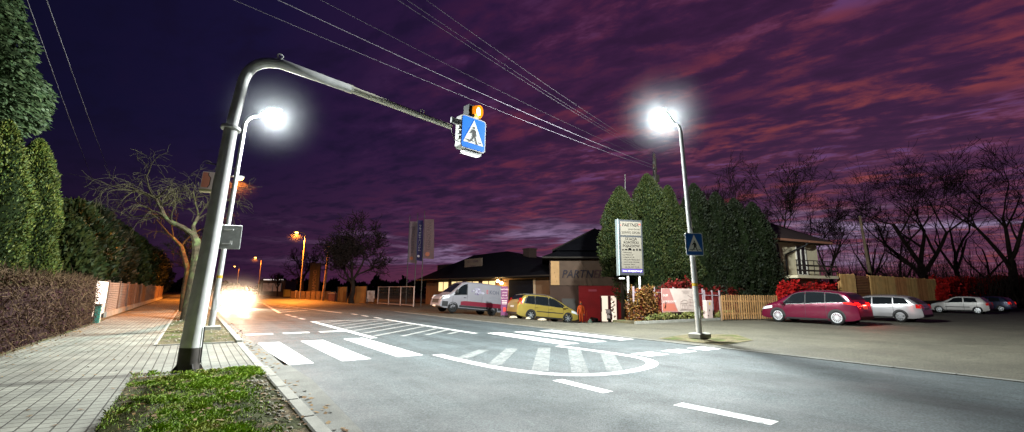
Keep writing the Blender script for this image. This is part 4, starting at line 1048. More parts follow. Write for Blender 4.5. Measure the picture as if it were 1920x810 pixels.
    endq('grille', -ew * .62, ew * .62, S.get('gr', (.42, .60))[0], S.get('gr', (.42, .60))[1], m_trim, True)
    endq('number_plate', -.26, .26, S['plate'], S['plate'] + .115, m_plate, False, .02)
    endq('front_plate', -.26, .26, .34, .45, m_plate, True, .022)
    endq('lower_bumper', -ew, ew, bot0 + .12, bot0 + .24, m_trim, False, .01)
    # sill shadow, seams, handles, trim
    xr_, xf_ = S['wheels']; R_ = S['R']
    sm = []
    for x in S.get('seams', ()): sm.append(((x - .008, x + .008, x - .008, x + .008), bot0 + .08, lambda x: belt(x)))
    if sm: sideq('panel_gap', sm, m_trim, eps=.004, nx=1, nz=8)
    if 'trim' in S: sideq('side_trim', [((S['trim'][0], S['trim'][1], S['trim'][0] + .02, S['trim'][1] - .02), S['trim'][2], S['trim'][2] + S['trim'][3])], S.get('trimmat', m_trim), eps=.014, nx=14, nz=2)
    if S.get('sill', 1): sideq('sill', [((xr_ + R_ * 1.1, xf_ - R_ * 1.1, xr_ + R_ * 1.1, xf_ - R_ * 1.1), bot0 + .005, bot0 + .09)], m_trim, eps=.006, nx=10, nz=2)
    if 'beltline' in S: sideq('chrome_strip', [((S['beltline'][0], S['beltline'][1], S['beltline'][0], S['beltline'][1]), lambda x: belt(x) - .008, lambda x: belt(x) + .018)], m_chrome, eps=.012, nx=16, nz=1)
    for x, z in S.get('handles', ()):
        for s in (1, -1):
            h = MB(); h.bbox((x, s * (hw(x, z) + .02), z), (.20, .035, .03), .012); h.build('door_handle', S.get('handlemat', m_body), t, 'auto', local=True)
    if 'mirror' in S:
        x, z = S['mirror']
        for s in (1, -1):
            h = MB(); c = (x, s * (hw(x, z) + .12), z + .02); rg_ = []
            for k, a in ((-.07, .5), (-.05, .9), (.02, 1), (.09, .75), (.13, .3)): rg_.append([(c[0] + k, c[1] + .11 * a * math.cos(q), c[2] + S.get('mh', .075) * a * math.sin(q)) for q in [2 * PI * i / 10 for i in range(10)]])
            h.loft(rg_); h.tube([(x, s * (hw(x, z) - .01), z - .03), (x, c[1], z - .01)], .03, 6); h.build('mirror', S.get('mirmat', m_body), t, 'auto', local=True)
    for s in (1, -1):
        if S.get('rails'):
            a, b = S['rails']; r_ = MB(); pts = []
            for i in range(9):
                x = a + (b - a) * i / 8; pts.append((x, s * (hw(x, top(x) - .03) - .05), top(x) - .02 + .05 * min(1, 3.9 * min(i / 8, 1 - i / 8))))
            r_.tube(pts, .018, 6); r_.build('roof_rail', S.get('railmat', m_chrome), t, 'auto', local=True)
    # wheels
    ntw = S.get('spokes', 5)
    for x in (xr_, xf_):
        for s in (1, -1):
            # arch: dark disc set on the flank
            ar = MB(); g = [(x, s * (hw(x, R_) + .004), R_ + .02)]; nn = 20
            for i in range(nn + 1):
                a = PI * (1.12 * i / nn - .06); px_, pz_ = x + math.cos(a) * R_ * 1.13, R_ + .01 + math.sin(a) * R_ * 1.13
                g.append((px_, s * (hw(px_, max(bot0, pz_)) + .004), pz_))
            ar.add(g, [(0, i, i + 1) if s < 0 else (0, i + 1, i) for i in range(1, nn + 1)]); ar.build('wheel_arch', m_trim, t, local=True)
            yc = s * (Wd / 2 - .105); wv = .105
            wl = MB(); wl.lathe([(R_ * .60, -wv), (R_ * .9, -wv), (R_, -wv * .65), (R_, wv * .65), (R_ * .9, wv), (R_ * .64, wv), (R_ * .62, wv * .6)], (x, yc, R_), 'Y', 28)
            w_o = wl.build('wheel', m_tyre, t, 'auto', local=True)
            ri = MB(); yo = yc + s * wv * .72
            ri.lathe([(R_ * .64, -.012), (R_ * .68, .012), (R_ * .61, .014), (R_ * .585, -.008)], (x, yo + s * .02, R_), 'Y', 28, 0, False)
            for i in range(ntw):
                a = 2 * PI * i / ntw + .2; ww = R_ * S.get('spw', .10); d = Vector((math.cos(a), 0, math.sin(a))); n = Vector((-math.sin(a), 0, math.cos(a))); c = Vector((x, yo + s * .012, R_))
                ri.loft([[c + d * R_ * .12 - n * ww * .7, c + d * R_ * .62 - n * ww, c + d * R_ * .62 + n * ww, c + d * R_ * .12 + n * ww * .7], [p + Vector((0, s * .02, 0)) for p in (c + d * R_ * .12 - n * ww * .7, c + d * R_ * .62 - n * ww, c + d * R_ * .62 + n * ww, c + d * R_ * .12 + n * ww * .7)]])
            ri.lathe([(R_ * .17, -.01), (R_ * .17, .03), (R_ * .08, .04)], (x, yo + s * .0, R_), 'Y', 14) if s > 0 else ri.lathe([(R_ * .08, -.04), (R_ * .17, -.03), (R_ * .17, .01)], (x, yo, R_), 'Y', 14)
            ri.build('rim', S.get('rimmat', m_rim), w_o, 'auto', local=True)
    t['hw'] = 0
    del t['hw']
    return t, hw, top, xfront, xrear
mpv = dict(L=4.60, W=1.86, prof=[(-2.30, .42), (-2.285, .66), (-2.25, .98), (-2.10, 1.22), (-1.90, 1.50), (-1.72, 1.60), (-1.0, 1.655), (-.3, 1.66), (.25, 1.60), (.80, 1.40), (1.45, 1.06), (1.78, .97), (2.08, .82), (2.25, .62), (2.30, .42)],
           belt=[(-2.3, 1.04), (-1.6, 1.03), (0, .98), (1.4, .93), (2.3, .85)], wheels=(-1.36, 1.40), R=.33, wins=[(-1.78, -1.12, -1.62, -1.12), (-1.06, -.12, -1.06, -.12), (-.05, .98, -.05, .52), (1.02, 1.36, .60, .86)], wframe=(-1.9, 1.42, -1.72, .62),
           screen=(.34, 1.50), rear=(-2.08, -1.80), tail=(.98, 1.34, .66, .16), head=(.60, .76, .45, .55), plate=.74, seams=(-1.1, -.1, 1.02), handles=((-.98, .86), (.05, .84)), mirror=(1.02, .98), rails=(-1.75, .35), trim=(-.98, 1.0, .58, .05), spokes=7, spw=.075, rimmat=m_rimd, rdep=.75)
# gold people carrier, nose towards us (-Y)
gx, gy = 19.4, 25.0
car('people_carrier', 'gold people carrier with roof rails parked by the garage, rear corner towards us', 'car', (gx, gy, -.385), rad(-9), mpv, paint('gold_paint', (.34, .25, .05), .35), pitch=rad(5))
smx = dict(L=4.85, W=1.92, prof=[(-2.39, .40), (-2.37, .62), (-2.33, .96), (-2.16, 1.12), (-1.98, 1.40), (-1.76, 1.55), (-.9, 1.645), (-.1, 1.66), (.42, 1.60), (.95, 1.36), (1.42, 1.10), (1.70, 1.02), (2.08, .88), (2.30, .66), (2.39, .40)],
           belt=[(-2.39, 1.10), (-1.4, 1.07), (0, .98), (1.4, .92), (2.39, .86)], wheels=(-1.45, 1.42), R=.345, wins=[(-1.98, -1.0, -1.60, -1.0), (-.95, -.05, -.95, -.05), (.0, 1.12, .0, .62)], wframe=(-2.02, 1.25, -1.66, .7),
           screen=(.50, 1.46), rear=(-2.14, -1.90), tail=(.98, 1.13, .40, .52), tpoint=True, head=(.66, .80, .5, .6), plate=.80, seams=(-1.0, -.02, 1.15), handles=((-.86, .90), (.12, .86)), mirror=(1.06, 1.0), beltline=(-1.5, 1.2), spokes=14, spw=.042, rdep=.8)
smx['prof'] = [(x * 1.015, z * 1.055) for x, z in smx['prof']]; smx['belt'] = [(x, z * 1.04) for x, z in smx['belt']]; smx['R'] = .365
bx, by = 27.85, 12.06
car('people_carrier', 'dark burgundy people carrier with many spoked wheels, parked beside the picket fence', 'car', (bx, by, 0), rad(90), smx, paint('burgundy_paint', (.11, .004, .024), .3, .25), taillit=True)
est = dict(L=4.80, W=1.86, prof=[(-2.40, .38), (-2.385, .62), (-2.34, .92), (-2.22, 1.02), (-1.98, 1.22), (-1.70, 1.42), (-1.3, 1.465), (-.5, 1.49), (.1, 1.47), (.55, 1.38), (1.28, 1.02), (1.6, .97), (2.1, .86), (2.32, .68), (2.40, .40)],
           belt=[(-2.4, 1.0), (-1.5, .99), (0, .95), (1.3, .91), (2.4, .82)], wheels=(-1.38, 1.42), R=.325, wins=[(-1.86, -1.12, -1.62, -1.12), (-1.06, -.12, -1.06, -.12), (-.06, 1.02, -.06, .55)],
           screen=(.48, 1.34), rear=(-2.18, -1.76), rlit=True, tail=(.78, 1.0, .50, .22), head=(.62, .76, .48, .5), plate=.70, seams=(-1.09, -.09, 1.08), handles=((-.98, .84), (.04, .82)), mirror=(.98, .97), rails=(-1.5, .3), railmat=m_trim, spokes=10, spw=.06, rimmat=m_rimd, rdep=.8, wtop=.10)
car('estate_car', 'silver estate car with bright red tail light, second in the parked row', 'car', (34.35, 11.35, 0), rad(90), est, paint('silver_paint', (.30, .29, .30), .4))
hat = dict(L=3.80, W=1.66, prof=[(-1.90, .38), (-1.885, .58), (-1.86, .86), (-1.74, .98), (-1.55, 1.22), (-1.38, 1.37), (-.8, 1.43), (-.2, 1.44), (.2, 1.40), (.95, .98), (1.3, .92), (1.68, .78), (1.84, .60), (1.90, .38)],
           belt=[(-1.9, .95), (0, .91), (1.9, .82)], wheels=(-1.18, 1.25), R=.285, wins=[(-1.22, -.42, -1.12, -.42), (-.33, .70, -.33, .22)], screen=(.27, .99), rear=(-1.72, -1.42), tail=(.70, .93, .52, .14), head=(.60, .74, .4, .4), plate=.56, seams=(-1.16, -.38, .74), handles=((-1.02, .82), (-.22, .80)), mirror=(.64, .92), trim=(-.75, .82, .52, .06), spokes=6, spw=.09, rdep=.6)
car('hatchback', 'white five door hatchback with dark side strip, third in the parked row', 'car', (54.5, 12.0, 0), rad(90), hat, paint('white_paint', (.46, .43, .41), .05, .35))
car('hatchback', 'dark blue car half hidden behind the white hatchback, last in the parked row', 'car', (64.6, 12.3, 0), rad(84), dict(hat, L=4.0, handles=(), trim=(-.7, .8, .5, .04)), paint('dark_blue_paint', (.012, .016, .05), .3), taillit=True)
# small red glow of the two lit tail lamps of the burgundy car
van = dict(L=5.05, W=2.05, prof=[(-2.52, .42), (-2.515, 1.0), (-2.50, 1.9), (-2.42, 2.16), (-2.2, 2.22), (-.5, 2.24), (.62, 2.22), (.95, 2.10), (1.25, 1.82), (1.72, 1.36), (1.95, 1.22), (2.30, 1.06), (2.46, .84), (2.52, .42)],
           belt=[(-2.52, 1.30), (.6, 1.28), (1.7, 1.16), (2.52, .95)], tumb=.13, taper=.10, round=.14, wheels=(-1.52, 1.55), R=.34, wins=[(.62, 1.52, .62, 1.10)], wtop=.20, wframe=(.55, 1.60, .55, 1.16),
           screen=(1.0, 1.72), sinset=.06, tail=(.78, 1.5, .84, .05), head=(.86, 1.10, .62, .45), plate=.55, gr=(.58, .84), seams=(.55, 1.62, -.6), handles=((.72, 1.08),), handlemat=m_trim, mirror=(1.36, 1.42), mh=.17, mirmat=m_trim, trim=(-1.12, 1.12, .42, .13), spokes=8, spw=.05, rimmat=m_trim, bot=.28, rdep=.3)
vx, vy, vz = 16.45, 30.0, -.06
van_t, vhw, vtop, vxf, vxr = car('panel_van', 'white panel van with dark red lower stripe and lettering, parked beside the garage', 'van', (vx, vy, vz), rad(176), van, paint('van_white_paint', (.20, .19, .21), 0., .4), pitch=rad(-5))
def drape(mb, hw_, s, eps):
    # local text plane (x along -car x on the left flank) -> flank
    mb.v = [(x, s * (hw_(x, z) + eps + e), z) for x, z, e in [(v[0], v[1], v[2]) for v in mb.v]]
    return mb
q = MB(); nx = 20
def flank(x0, x1, z0f, z1f, m, nm, eps):
    mb = MB(); g = []
    for i in range(nx + 1):
        x = x0 + (x1 - x0) * i / nx
        for j in range(4): z = z0f(x) + (z1f(x) - z0f(x)) * j / 3; g.append((x, vhw(x, z) + eps, z))
    mb.add(g, [(i * 4 + j, i * 4 + j + 1, (i + 1) * 4 + j + 1, (i + 1) * 4 + j) for i in range(nx) for j in range(3)]); return mb.build(nm, m, van_t, True, local=True)
flank(-2.35, 1.02, lambda x: .56, lambda x: .86 if x < .7 else .86 - (x - .7) * .2, mat('van_red_film', (.14, .008, .022), .4), 'red_stripe', .008)
flank(-2.42, -1.95, lambda x: .40, lambda x: .56, m_trim, 'rear_corner_cover', .009)
flank(1.95, 2.36, lambda x: .40, lambda x: .74, m_trim, 'front_corner_cover', .01)
tx = text_mb([('KOH', .40, 0, 0, 'LEFT')], .003)
wmax = max(v[0] for v in tx.v)
tx.v = [(-1.16 - v[0] / wmax * .78, 1.50 + v[1], v[2]) for v in tx.v]; drape(tx, vhw, 1, .010).build('lettering', mat('van_letter_grey', (.06, .06, .09), .5), van_t, local=True)
tx = text_mb([('E', .40, 0, 0, 'LEFT')], .003); tx.v = [(-.92 - v[0] * .85, 1.50 + v[1], v[2]) for v in tx.v]; drape(tx, vhw, 1, .010).build('lettering', mat('van_letter_red', (.40, .03, .05), .5), van_t, local=True)
pic = MB()
for i in range(26):
    x, z = -.22 + rnd.gauss(0, .16), 1.62 + rnd.gauss(0, .12); r = rnd.uniform(.05, .14); a0 = rnd.uniform(0, 6)
    pic.prism([(x + r * math.cos(a0 + k * 1.26) * rnd.uniform(.6, 1.2), z + r * .7 * math.sin(a0 + k * 1.26)) for k in range(5)], 0, .002 + .0008 * i)
drape(pic, vhw, 1, .010).build('printed_picture', mat('van_picture_film', (.10, .07, .14), .5, col2=(.40, .38, .44)), van_t, local=True)
ln3 = MB()
for i, (x0, x1) in enumerate(((-1.05, -1.95), (-1.3, -1.95), (-1.2, -1.9))):
    z = 1.28 - i * .07; ln3.prism([(x1, z), (x0, z), (x0, z + .022), (x1, z + .022)], 0, .002)
drape(ln3, vhw, 1, .010).build('small_print', mat('van_print_grey', (.25, .25, .28), .5), van_t, local=True)

# oncoming car with lit headlamps
onc = dict(est); onc.update(L=4.4)
onc['prof'] = [(p[0] * 4.4 / 4.8, p[1]) for p in est['prof']]; onc['wheels'] = (-1.3, 1.3)
ox, oy = 3.0, 47.0
onc_t = car('oncoming_car', 'oncoming car with dazzling headlamps in the left lane, far up the road', 'car', (ox, oy, 0), rad(-90), onc, paint('dark_grey_paint', (.05, .05, .055), .3), headlit=True)[0]
for s in (-.66, .66):
    hl_ = lamp('headlamp_beam', 'SPOT', (ox + s, oy - 2.32, .69), HEADL, (1., .76, .52), onc_t, spot_size=rad(100), spot_blend=.9, shadow_soft_size=.09); aim(hl_, (-.02, -1, -.05), onc_t)
# tail lamp glow of the burgundy car, its lamps are lit in the photograph
burg = [o for o in COL.objects if o.get('label', '').startswith('dark burgundy')][0]
for s in (-.62, .62):
    lamp('tail_glow', 'POINT', (bx + s, by - 2.52, 1.10), 32, (1., .05, .03), burg, shadow_soft_size=.06)
# ------------------------------------------------------------------ buildings
def Yat(u, X):      # where the view column u crosses the line x = X
    k = (u - 960) / FPX; c, s = math.cos(YAW), math.sin(YAW)
    k *= math.cos(TH) ** 0
    return X * (c - k * s) / (s + k * c)
def Zat(u, v, X, Y):
    lo, hi = -3., 40.; p = Vector((X, Y, 0))
    r = ray(u, v); d = Vector((X, Y, 0)).dot(HD); return CAMZ + r.z * d / r.dot(HD)
m_tan = mat('tan_render', (.15, .09, .05), .85, spec=.2, var=.14, vscale=1.2, bump=.2, bscale=40)
m_roof = mat('dark_roof_sheet', (.005, .005, .007), .8, spec=.1, var=.3, vscale=1.5)
m_win = mat('lit_window', (.6, .5, .3), .3, emis=(1., .74, .34), es=1.25, var=.2, vscale=2.2)
m_frame = mat('dark_window_frame', (.03, .025, .02), .5)
m_dark = mat('dark_garage_door', (.008, .009, .013), .9, spec=.04, var=.15)
gar = thing('garage_building', 'low dark roofed garage workshop with lit windows behind the white van', 'building', (25.5, 44, 0))
X0 = 25.6
wl = MB()
yd0, yd1 = Yat(1001, X0), Yat(955, X0)
eav = 2.95
wl.box((X0 + .15, (31 + yd0) / 2, 1.), (.3, yd0 - 31, 4.0)); wl.box((X0 + .15, (yd1 + 58) / 2, 1.), (.3, 58 - yd1, 4.0)); wl.box((X0 + .15, (yd0 + yd1) / 2, 2.83), (.3, yd1 - yd0 - .004, .34))
wl.box((31.5, 31.15, 1.), (11.3, .3, 4.0)); wl.box((31.5, 57.85, 1.5), (11.3, .3, 3.)); wl.box((37, 44.5, 1.5), (.3, 26.3, 3.))
wl.build('wall', m_tan, gar)
rf = MB(); x0, x1, y0, y1 = 24.6, 38., 30.2, 59.3; rx, ya, yb_ = 31., 46.7, 55.; rz = 6.3
E_ = [(x0, y0, eav), (x1, y0, eav), (x1, y1, eav), (x0, y1, eav)]; Rg = [(rx, ya, rz), (rx, yb_, rz)]
rf.poly([E_[0], E_[3], Rg[1], Rg[0]]); rf.poly([E_[1], E_[0], Rg[0]]); rf.poly([E_[2], E_[1], Rg[0], Rg[1]]); rf.poly([E_[3], E_[2], Rg[1]])
lowE = [(a, b, eav - .18) for a, b, _ in E_]
for i in range(4): rf.poly([E_[i], lowE[i], lowE[(i + 1) % 4], E_[(i + 1) % 4]])
rf.poly(lowE)
rfo = rf.build('roof', m_roof, gar)
gt = MB(); gt.tube([(24.52, 30.2, eav - .06), (24.52, 59.3, eav - .06)], .07, 8); gt.build('gutter', m_frame, rfo)
ch = MB(); cy0 = Yat(994, 31.); ch.box((31., cy0, 5.2), (1.0, 1.2, 2.0)); ch.box((31., cy0, 6.24), (1.15, 1.35, .12)); ch.build('chimney', mat('chimney_brick', (.04, .022, .018), .9), rfo)
ax_ = MB(); ya2, yb2 = Yat(856, 30.), Yat(822, 30.); ax_.box((31.5, (ya2 + yb2) / 2, 2.65), (3, yb2 - ya2, 5.3)); ax_.build('annex', mat('annex_wall', (.02, .016, .02), .9), gar)
for (ua, ub, vt, vb) in ((826, 844, 529, 546), (850, 870, 528, 546), (877, 900, 528, 546), (907, 931, 527, 546)):
    a, b = Yat(ub, X0), Yat(ua, X0); zt, zb = Zat((ua + ub) / 2, vt, X0, (a + b) / 2), Zat((ua + ub) / 2, vb, X0, (a + b) / 2)
    f = MB(); w = .07
    for (yy0, yy1, z0, z1) in ((a - w, a, zb - w, zt + w), (b, b + w, zb - w, zt + w), (a, b, zt, zt + w), (a, b, zb - w, zb), ((a + b) / 2 - .06, (a + b) / 2 + .06, zb, zt)):
        f.box((X0 - .03, (yy0 + yy1) / 2, (z0 + z1) / 2), (.08, yy1 - yy0, z1 - z0))
    fo = f.build('window', m_frame, gar); p = MB(); p.box((X0 - .02, (a + b) / 2, (zb + zt) / 2), (.03, b - a, zt - zb)); p.build('pane', m_win, fo)
d = MB(); d.box((X0 + .05, (yd0 + yd1) / 2, 1.32), (.06, yd1 - yd0 - .01, 2.62))
for i in range(5): d.box((X0 + .015, (yd0 + yd1) / 2, .26 + i * .52), (.012, yd1 - yd0 - .02, .03))
d.build('garage_door', m_dark, gar)
f = MB(); f.box((X0 - .03, yd0 - .16, 1.35), (.05, .28, 2.7)); f.build('door_frame', mat('pale_door_frame', (.45, .36, .24), .7), gar)
a, b = Yat(905, 27.4), Yat(873, 27.4); s = MB(); s.box((27.4, (a + b) / 2, 4.72), (.1, b - a, 1.25)); sb = s.build('roof_sign', mat('dim_pale_board', (.17, .12, .09), .7, var=.2), gar)
tx = text_mb([('AUTO SERWIS', .42, 0, .25, 'CENTER'), ('OPONY', .42, 0, -.35, 'CENTER')]); place(tx, (27.33, (a + b) / 2, 4.62), (0, -1, 0), (0, 0, 1)).build('lettering', mat('roof_sign_letters', (.06, .03, .05), .7), sb)
# wall lamps by the door
m_bulb = mat('warm_bulb', (1, .8, .4), .3, emis=(1., .62, .2), es=30)
for u, v, e in ((942, 527, 150), (949, 531, 60)):
    yy = Yat(u, X0); zz = Zat(u, v, X0, yy)
    t = thing('wall_lamp', 'larger lit warm lamp on the garage wall left of its dark door' if e > 100 else 'smaller lit lamp just right of the brighter garage wall lamp', 'wall lamp', (X0, yy, zz))
    b_ = MB(); b_.box((X0 - .06, yy, zz + .12), (.14, .12, .1)); b_.tube([(X0, yy, zz + .12), (X0 - .3, yy, zz + .14), (X0 - .42, yy, zz + .06)], .03, 6); b_.build('bracket', m_black, t)
    l_ = MB(); l_.lathe([(.04, .14), (.15, .06), (.17, -.02), (.10, -.13), (.02, -.15)], (X0 - .46, yy, zz), n=14); l_.build('bulb', m_bulb, t, 'auto')
    lamp('wall_light', 'POINT', (X0 - .75, yy, zz - .12), e, (1., .60, .22), t, shadow_soft_size=.1)

# tyre service building with banner, facing the court, in its own frame: x along the front, y away, z up
m_pw = mat('brown_render', (.045, .024, .016), .85, var=.2, vscale=.9, bump=.15, bscale=30)
m_pr = mat('trail_tinted_render', (.26, .005, .008), .6, var=.15, vscale=1.3)  # wall red imitates vehicle trail light across the lower front
rx_, ry_ = Vector((Rv.x, Rv.y, 0)), Vector((HD.x, HD.y, 0))
SO = at(1031, 38.6)
angs = -YAW - rad(4)
par = thing('tyre_shop', 'dark roofed tyre shop with red-light-tinted lower wall and sagging banner, half behind the thujas', 'building', (SO.x, SO.y, 0), angs)
fx_ = Vector((math.cos(angs), math.sin(angs), 0))
def su(u):      # local x of view column u on the shop front
    k = Rv * 0 + ray(u, 546); k.z = 0; n = Vector((-fx_.y, fx_.x, 0)); t = SO.dot(n) / k.dot(n); return (k * t - SO).dot(fx_)
def sz_(u, v): p = SO + fx_ * su(u); return Zat(u, v, p.x, p.y)
SL = 8.6; eb = 4.25; zb_ = -.95
dA, dB = su(1125), su(1157); xr = su(1085); zr = 2.08; zt = sz_(1140, 555)
LB = dict(local=True)
w_ = MB(); w_.box((SL / 2, .15, (zr + eb) / 2), (SL, .3, eb - zr)); w_.box((xr / 2, .15, (zb_ + zr) / 2), (xr, .3, zr - zb_ - .004)); w_.box((.15, 5, (zb_ + eb) / 2), (.3, 9.4, eb - zb_)); w_.box((SL - .15, 5, (zb_ + eb) / 2), (.3, 9.4, eb - zb_)); w_.box((SL / 2, 9.85, (zb_ + eb) / 2), (SL, .3, eb - zb_)); w_.build('wall', m_pw, par, **LB)
r_ = MB(); r_.box(((xr + dA) / 2, .145, (zb_ + zr) / 2), (dA - xr - .006, .3, zr - zb_ - .008)); r_.box(((dB + SL) / 2, .145, (zb_ + zr) / 2), (SL - dB - .01, .3, zr - zb_ - .008)); r_.box(((dA + dB) / 2, .145, (zt + zr) / 2), (dB - dA + .004, .3, zr - zt - .008))
for z in (-.3, .35, 1.05): r_.box(((xr + dA) / 2, -.015, z), (dA - xr - .2, .03, .06))
r_.build('trail_tinted_wall', m_pr, par, **LB)
dr = MB(); dr.box(((dA + dB) / 2, .9, (zb_ + zt) / 2), (dB - dA + .6, .04, zt - zb_)); dr.build('lit_doorway', mat('lit_interior', (.8, .75, .65), .6, emis=(1., .86, .68), es=1.1, var=.25, vscale=3.), par, **LB)
for xx, ww in ((dA + (dB - dA) * .54, .22), (dA + .03, .12), (dB - .02, .1)):
    q = MB(); q.box((xx, .06, (zb_ + zt) / 2), (ww, .2, zt - zb_)); q.build('door_post', mat('dark_red_post', (.10, .004, .01), .6) if ww == .22 else bpy.data.materials['dark_red_post'], par, **LB)
sh_ = MB()
for k in range(16): sh_.box((dA + (dB - dA) * (.66 + .28 * rnd.random()), .82, -.5 + .1 * k), (.08 + .14 * rnd.random(), .03, .05 + .06 * rnd.random()))
sh_.box((dA + (dB - dA) * .14, .82, .5), (.07, .03, 1.1))
sh_.build('shelf_goods', mat('dark_goods', (.05, .04, .05), .6, col2=(.34, .20, .16)), par, **LB)
lb = MB(); lb.box((su(1111), -.012, sz_(1111, 544.5)), (.66, .03, .17)); lb.build('small_plate', mat('pink_plate', (.40, .07, .10), .6), par, **LB)
wn = MB(); wn.box((su(1066), -.012, .55), (1.1, .03, .9)); wn.build('dark_window', m_frame, par, **LB)
rf = MB(); ex0, ex1, ey0, ey1 = -.62, SL + .7, -.75, 10.7; ez = 4.36
ee = [(ex0, ey0, ez), (ex1, ey0, ez), (ex1, ey1, ez), (ex0, ey1, ez)]; le = [(a, b, c - .16) for a, b, c in ee]
md = [(.55, .35, 4.86), (SL - .55, .35, 4.86), (SL - .55, 9.6, 4.86), (.55, 9.6, 4.86)]
for i in range(4): j = (i + 1) % 4; rf.poly([ee[i], ee[j], md[j], md[i]]); rf.poly([le[i], le[j], ee[j], ee[i]])
rf.poly(le[::-1])
m2 = [(.25, .05, 4.93), (SL - .25, .05, 4.93), (SL - .25, 9.9, 4.93), (.25, 9.9, 4.93)]; a, b = (SL * .5, 4.6, 7.35), (SL * .5 + .4, 5.4, 7.35)
rf.poly([m2[0], m2[1], b, a]); rf.poly([m2[1], m2[2], b]); rf.poly([m2[2], m2[3], a, b]); rf.poly([m2[3], m2[0], a]); rf.poly(m2[::-1])
rfp = rf.build('roof', m_roof, par, **LB)
gt = MB(); gt.tube([(ex0, ey0 - .07, ez - .08), (ex1, ey0 - .07, ez - .08)], .07, 8); gt.build('gutter', m_frame, rfp, **LB)
for a_, b_ in ((m2[0], a), (m2[1], b), (m2[3], a)):
    gt = MB(); gt.tube([a_, b_], .07, 6); gt.build('ridge_cap', m_frame, rfp, **LB)
BX0, BX1 = .05, su(1152); bz0, bz1 = sz_(1034, 535), sz_(1034, 489)
wp = lambda x, y, z: tuple(SO + fx_ * x + Vector((-fx_.y, fx_.x, 0)) * y + Vector((0, 0, z)))
ban = thing('wall_banner', 'large dim beige banner with dark lettering and creases under the tyre shop eave', 'banner', wp((BX0 + BX1) / 2, -.1, (bz0 + bz1) / 2), angs)
g = MB(); nx, ny = 60, 16; vs = []
for i in range(nx + 1):
    for j in range(ny + 1):
        a = i / nx; c = j / ny; x = BX0 + (BX1 - BX0) * a; z = bz0 + (bz1 - bz0) * c + .16 * a * c; fold = 0.
        for f0, sl in ((.47, .16), (.475, .30), (.02, .16)):
            q = a - f0 - sl * (1 - c) * .6; fold += .09 * math.exp(-(q / .010) ** 2)
        vs.append(wp(x, -.07 - fold - .04 * noise.noise(Vector((x * 1.2, z * 1.2, 0))), z))
g.add(vs, [(i * (ny + 1) + j, (i + 1) * (ny + 1) + j, (i + 1) * (ny + 1) + j + 1, i * (ny + 1) + j + 1) for i in range(nx) for j in range(ny)])
g.build('cloth', mat('banner_cloth', (.085, .052, .034), .8, var=.12, vscale=2.), ban, True)
def bword(s, u0, u1, m):
    tx = text_mb([(s, 1., 0, 0, 'LEFT')], .003); wm = max(v[0] for v in tx.v); hm = max(v[1] for v in tx.v); x0, x1 = su(u0), su(u1); hh = (sz_(1090, 506) - sz_(1090, 521)) * .98
    tx.v = [(v[0] / wm * (x1 - x0) + v[1] / hm * .14, v[1] / hm * hh, v[2]) for v in tx.v]
    place(tx, wp(x0, -.17, sz_(1090, 521)), fx_, (0, 0, 1)).build('lettering', m, ban)
bword('PART', 1053, 1096, mat('banner_navy', (.010, .006, .014), .7)); bword('N', 1097.5, 1110, bpy.data.materials['banner_navy']); bword('ER', 1111.5, 1131, mat('banner_brown', (.05, .018, .02), .7))
sq = MB(); p = su(1134); sq.poly([wp(p, -.17, 3.0), wp(p + .22, -.17, 3.0), wp(p + .22, -.17, 3.3), wp(p, -.17, 3.3)]); sq.build('red_square', mat('banner_red', (.32, .06, .02), .7), ban)
sb = MB(); q0, q1 = su(1033), su(1049); sb.poly([wp(q0, -.15, bz0 + .03), wp(q1, -.15, bz0 + .03), wp(q1, -.15, bz1 - .04), wp(q0, -.15, bz1 - .04)]); sb.build('pale_strip', mat('banner_pale_edge', (.42, .25, .11), .8, var=.12, vscale=2, emis=(.5, .25, .08), es=.06), ban)

# white house on the right
m_hw = mat('cream_render', (.80, .70, .48), .85, spec=.2, var=.08, vscale=1.2, bump=.15, bscale=40)
m_hroof = mat('brown_roof_tiles', (.05, .03, .025), .8, var=.25, vscale=2, bump=.4, bscale=12)
def Xat(u, Y):
    k = (u - 960) / FPX; c, s = math.cos(YAW), math.sin(YAW); return Y * (s + k * c) / (c - k * s)
HY = 17.3; HROT = rad(-9); hx0, hx1 = Xat(1440, 17.3), Xat(1540, 16); he = 5.45; _n0 = len(COL.objects)
ho = thing('white_house', 'cream rendered house with brown roof and balcony behind the tall thujas', 'house', (hx0, HY, 0))
def Hx(u):      # distance along the turned front, expressed as an unturned x
    k = ray(u, 546); k.z = 0; d = Vector((math.cos(HROT), math.sin(HROT), 0)); n = Vector((-d.y, d.x, 0)); o = Vector((hx0, HY, 0)); t = o.dot(n) / k.dot(n); return hx0 + (k * t - o).dot(d)
hx1 = Hx(1540)
b = MB(); b.box(((hx0 + hx1) / 2, HY + 4, he / 2), (hx1 - hx0, 8, he)); b.build('wall', m_hw, ho)
rf = MB(); o = .75; E_ = [(hx0 - o, HY - o, he), (hx1 + o, HY - o, he), (hx1 + o, HY + 8 + o, he), (hx0 - o, HY + 8 + o, he)]; L_ = [(a, c, z - .2) for a, c, z in E_]
ap = [(hx0 + 3.2, HY + 4, he + 2.5), (hx1 - 4.2, HY + 4, he + 2.5)]
rf.poly([E_[0], E_[1], ap[1], ap[0]]); rf.poly([E_[1], E_[2], ap[1]]); rf.poly([E_[2], E_[3], ap[0], ap[1]]); rf.poly([E_[3], E_[0], ap[0]])
for i in range(4): rf.poly([L_[i], L_[(i + 1) % 4], E_[(i + 1) % 4], E_[i]])
rf.poly(L_[::-1]); ro = rf.build('roof', m_hroof, ho)
fa = MB(); fa.box(((hx0 + hx1) / 2, HY - o - .012, he - .1), (hx1 - hx0 + 2 * o, .02, .16)); fa.build('fascia', mat('salmon_fascia', (.40, .18, .11), .7), ro)
gut = MB(); gx0, gx1 = Hx(1478), Hx(1506)
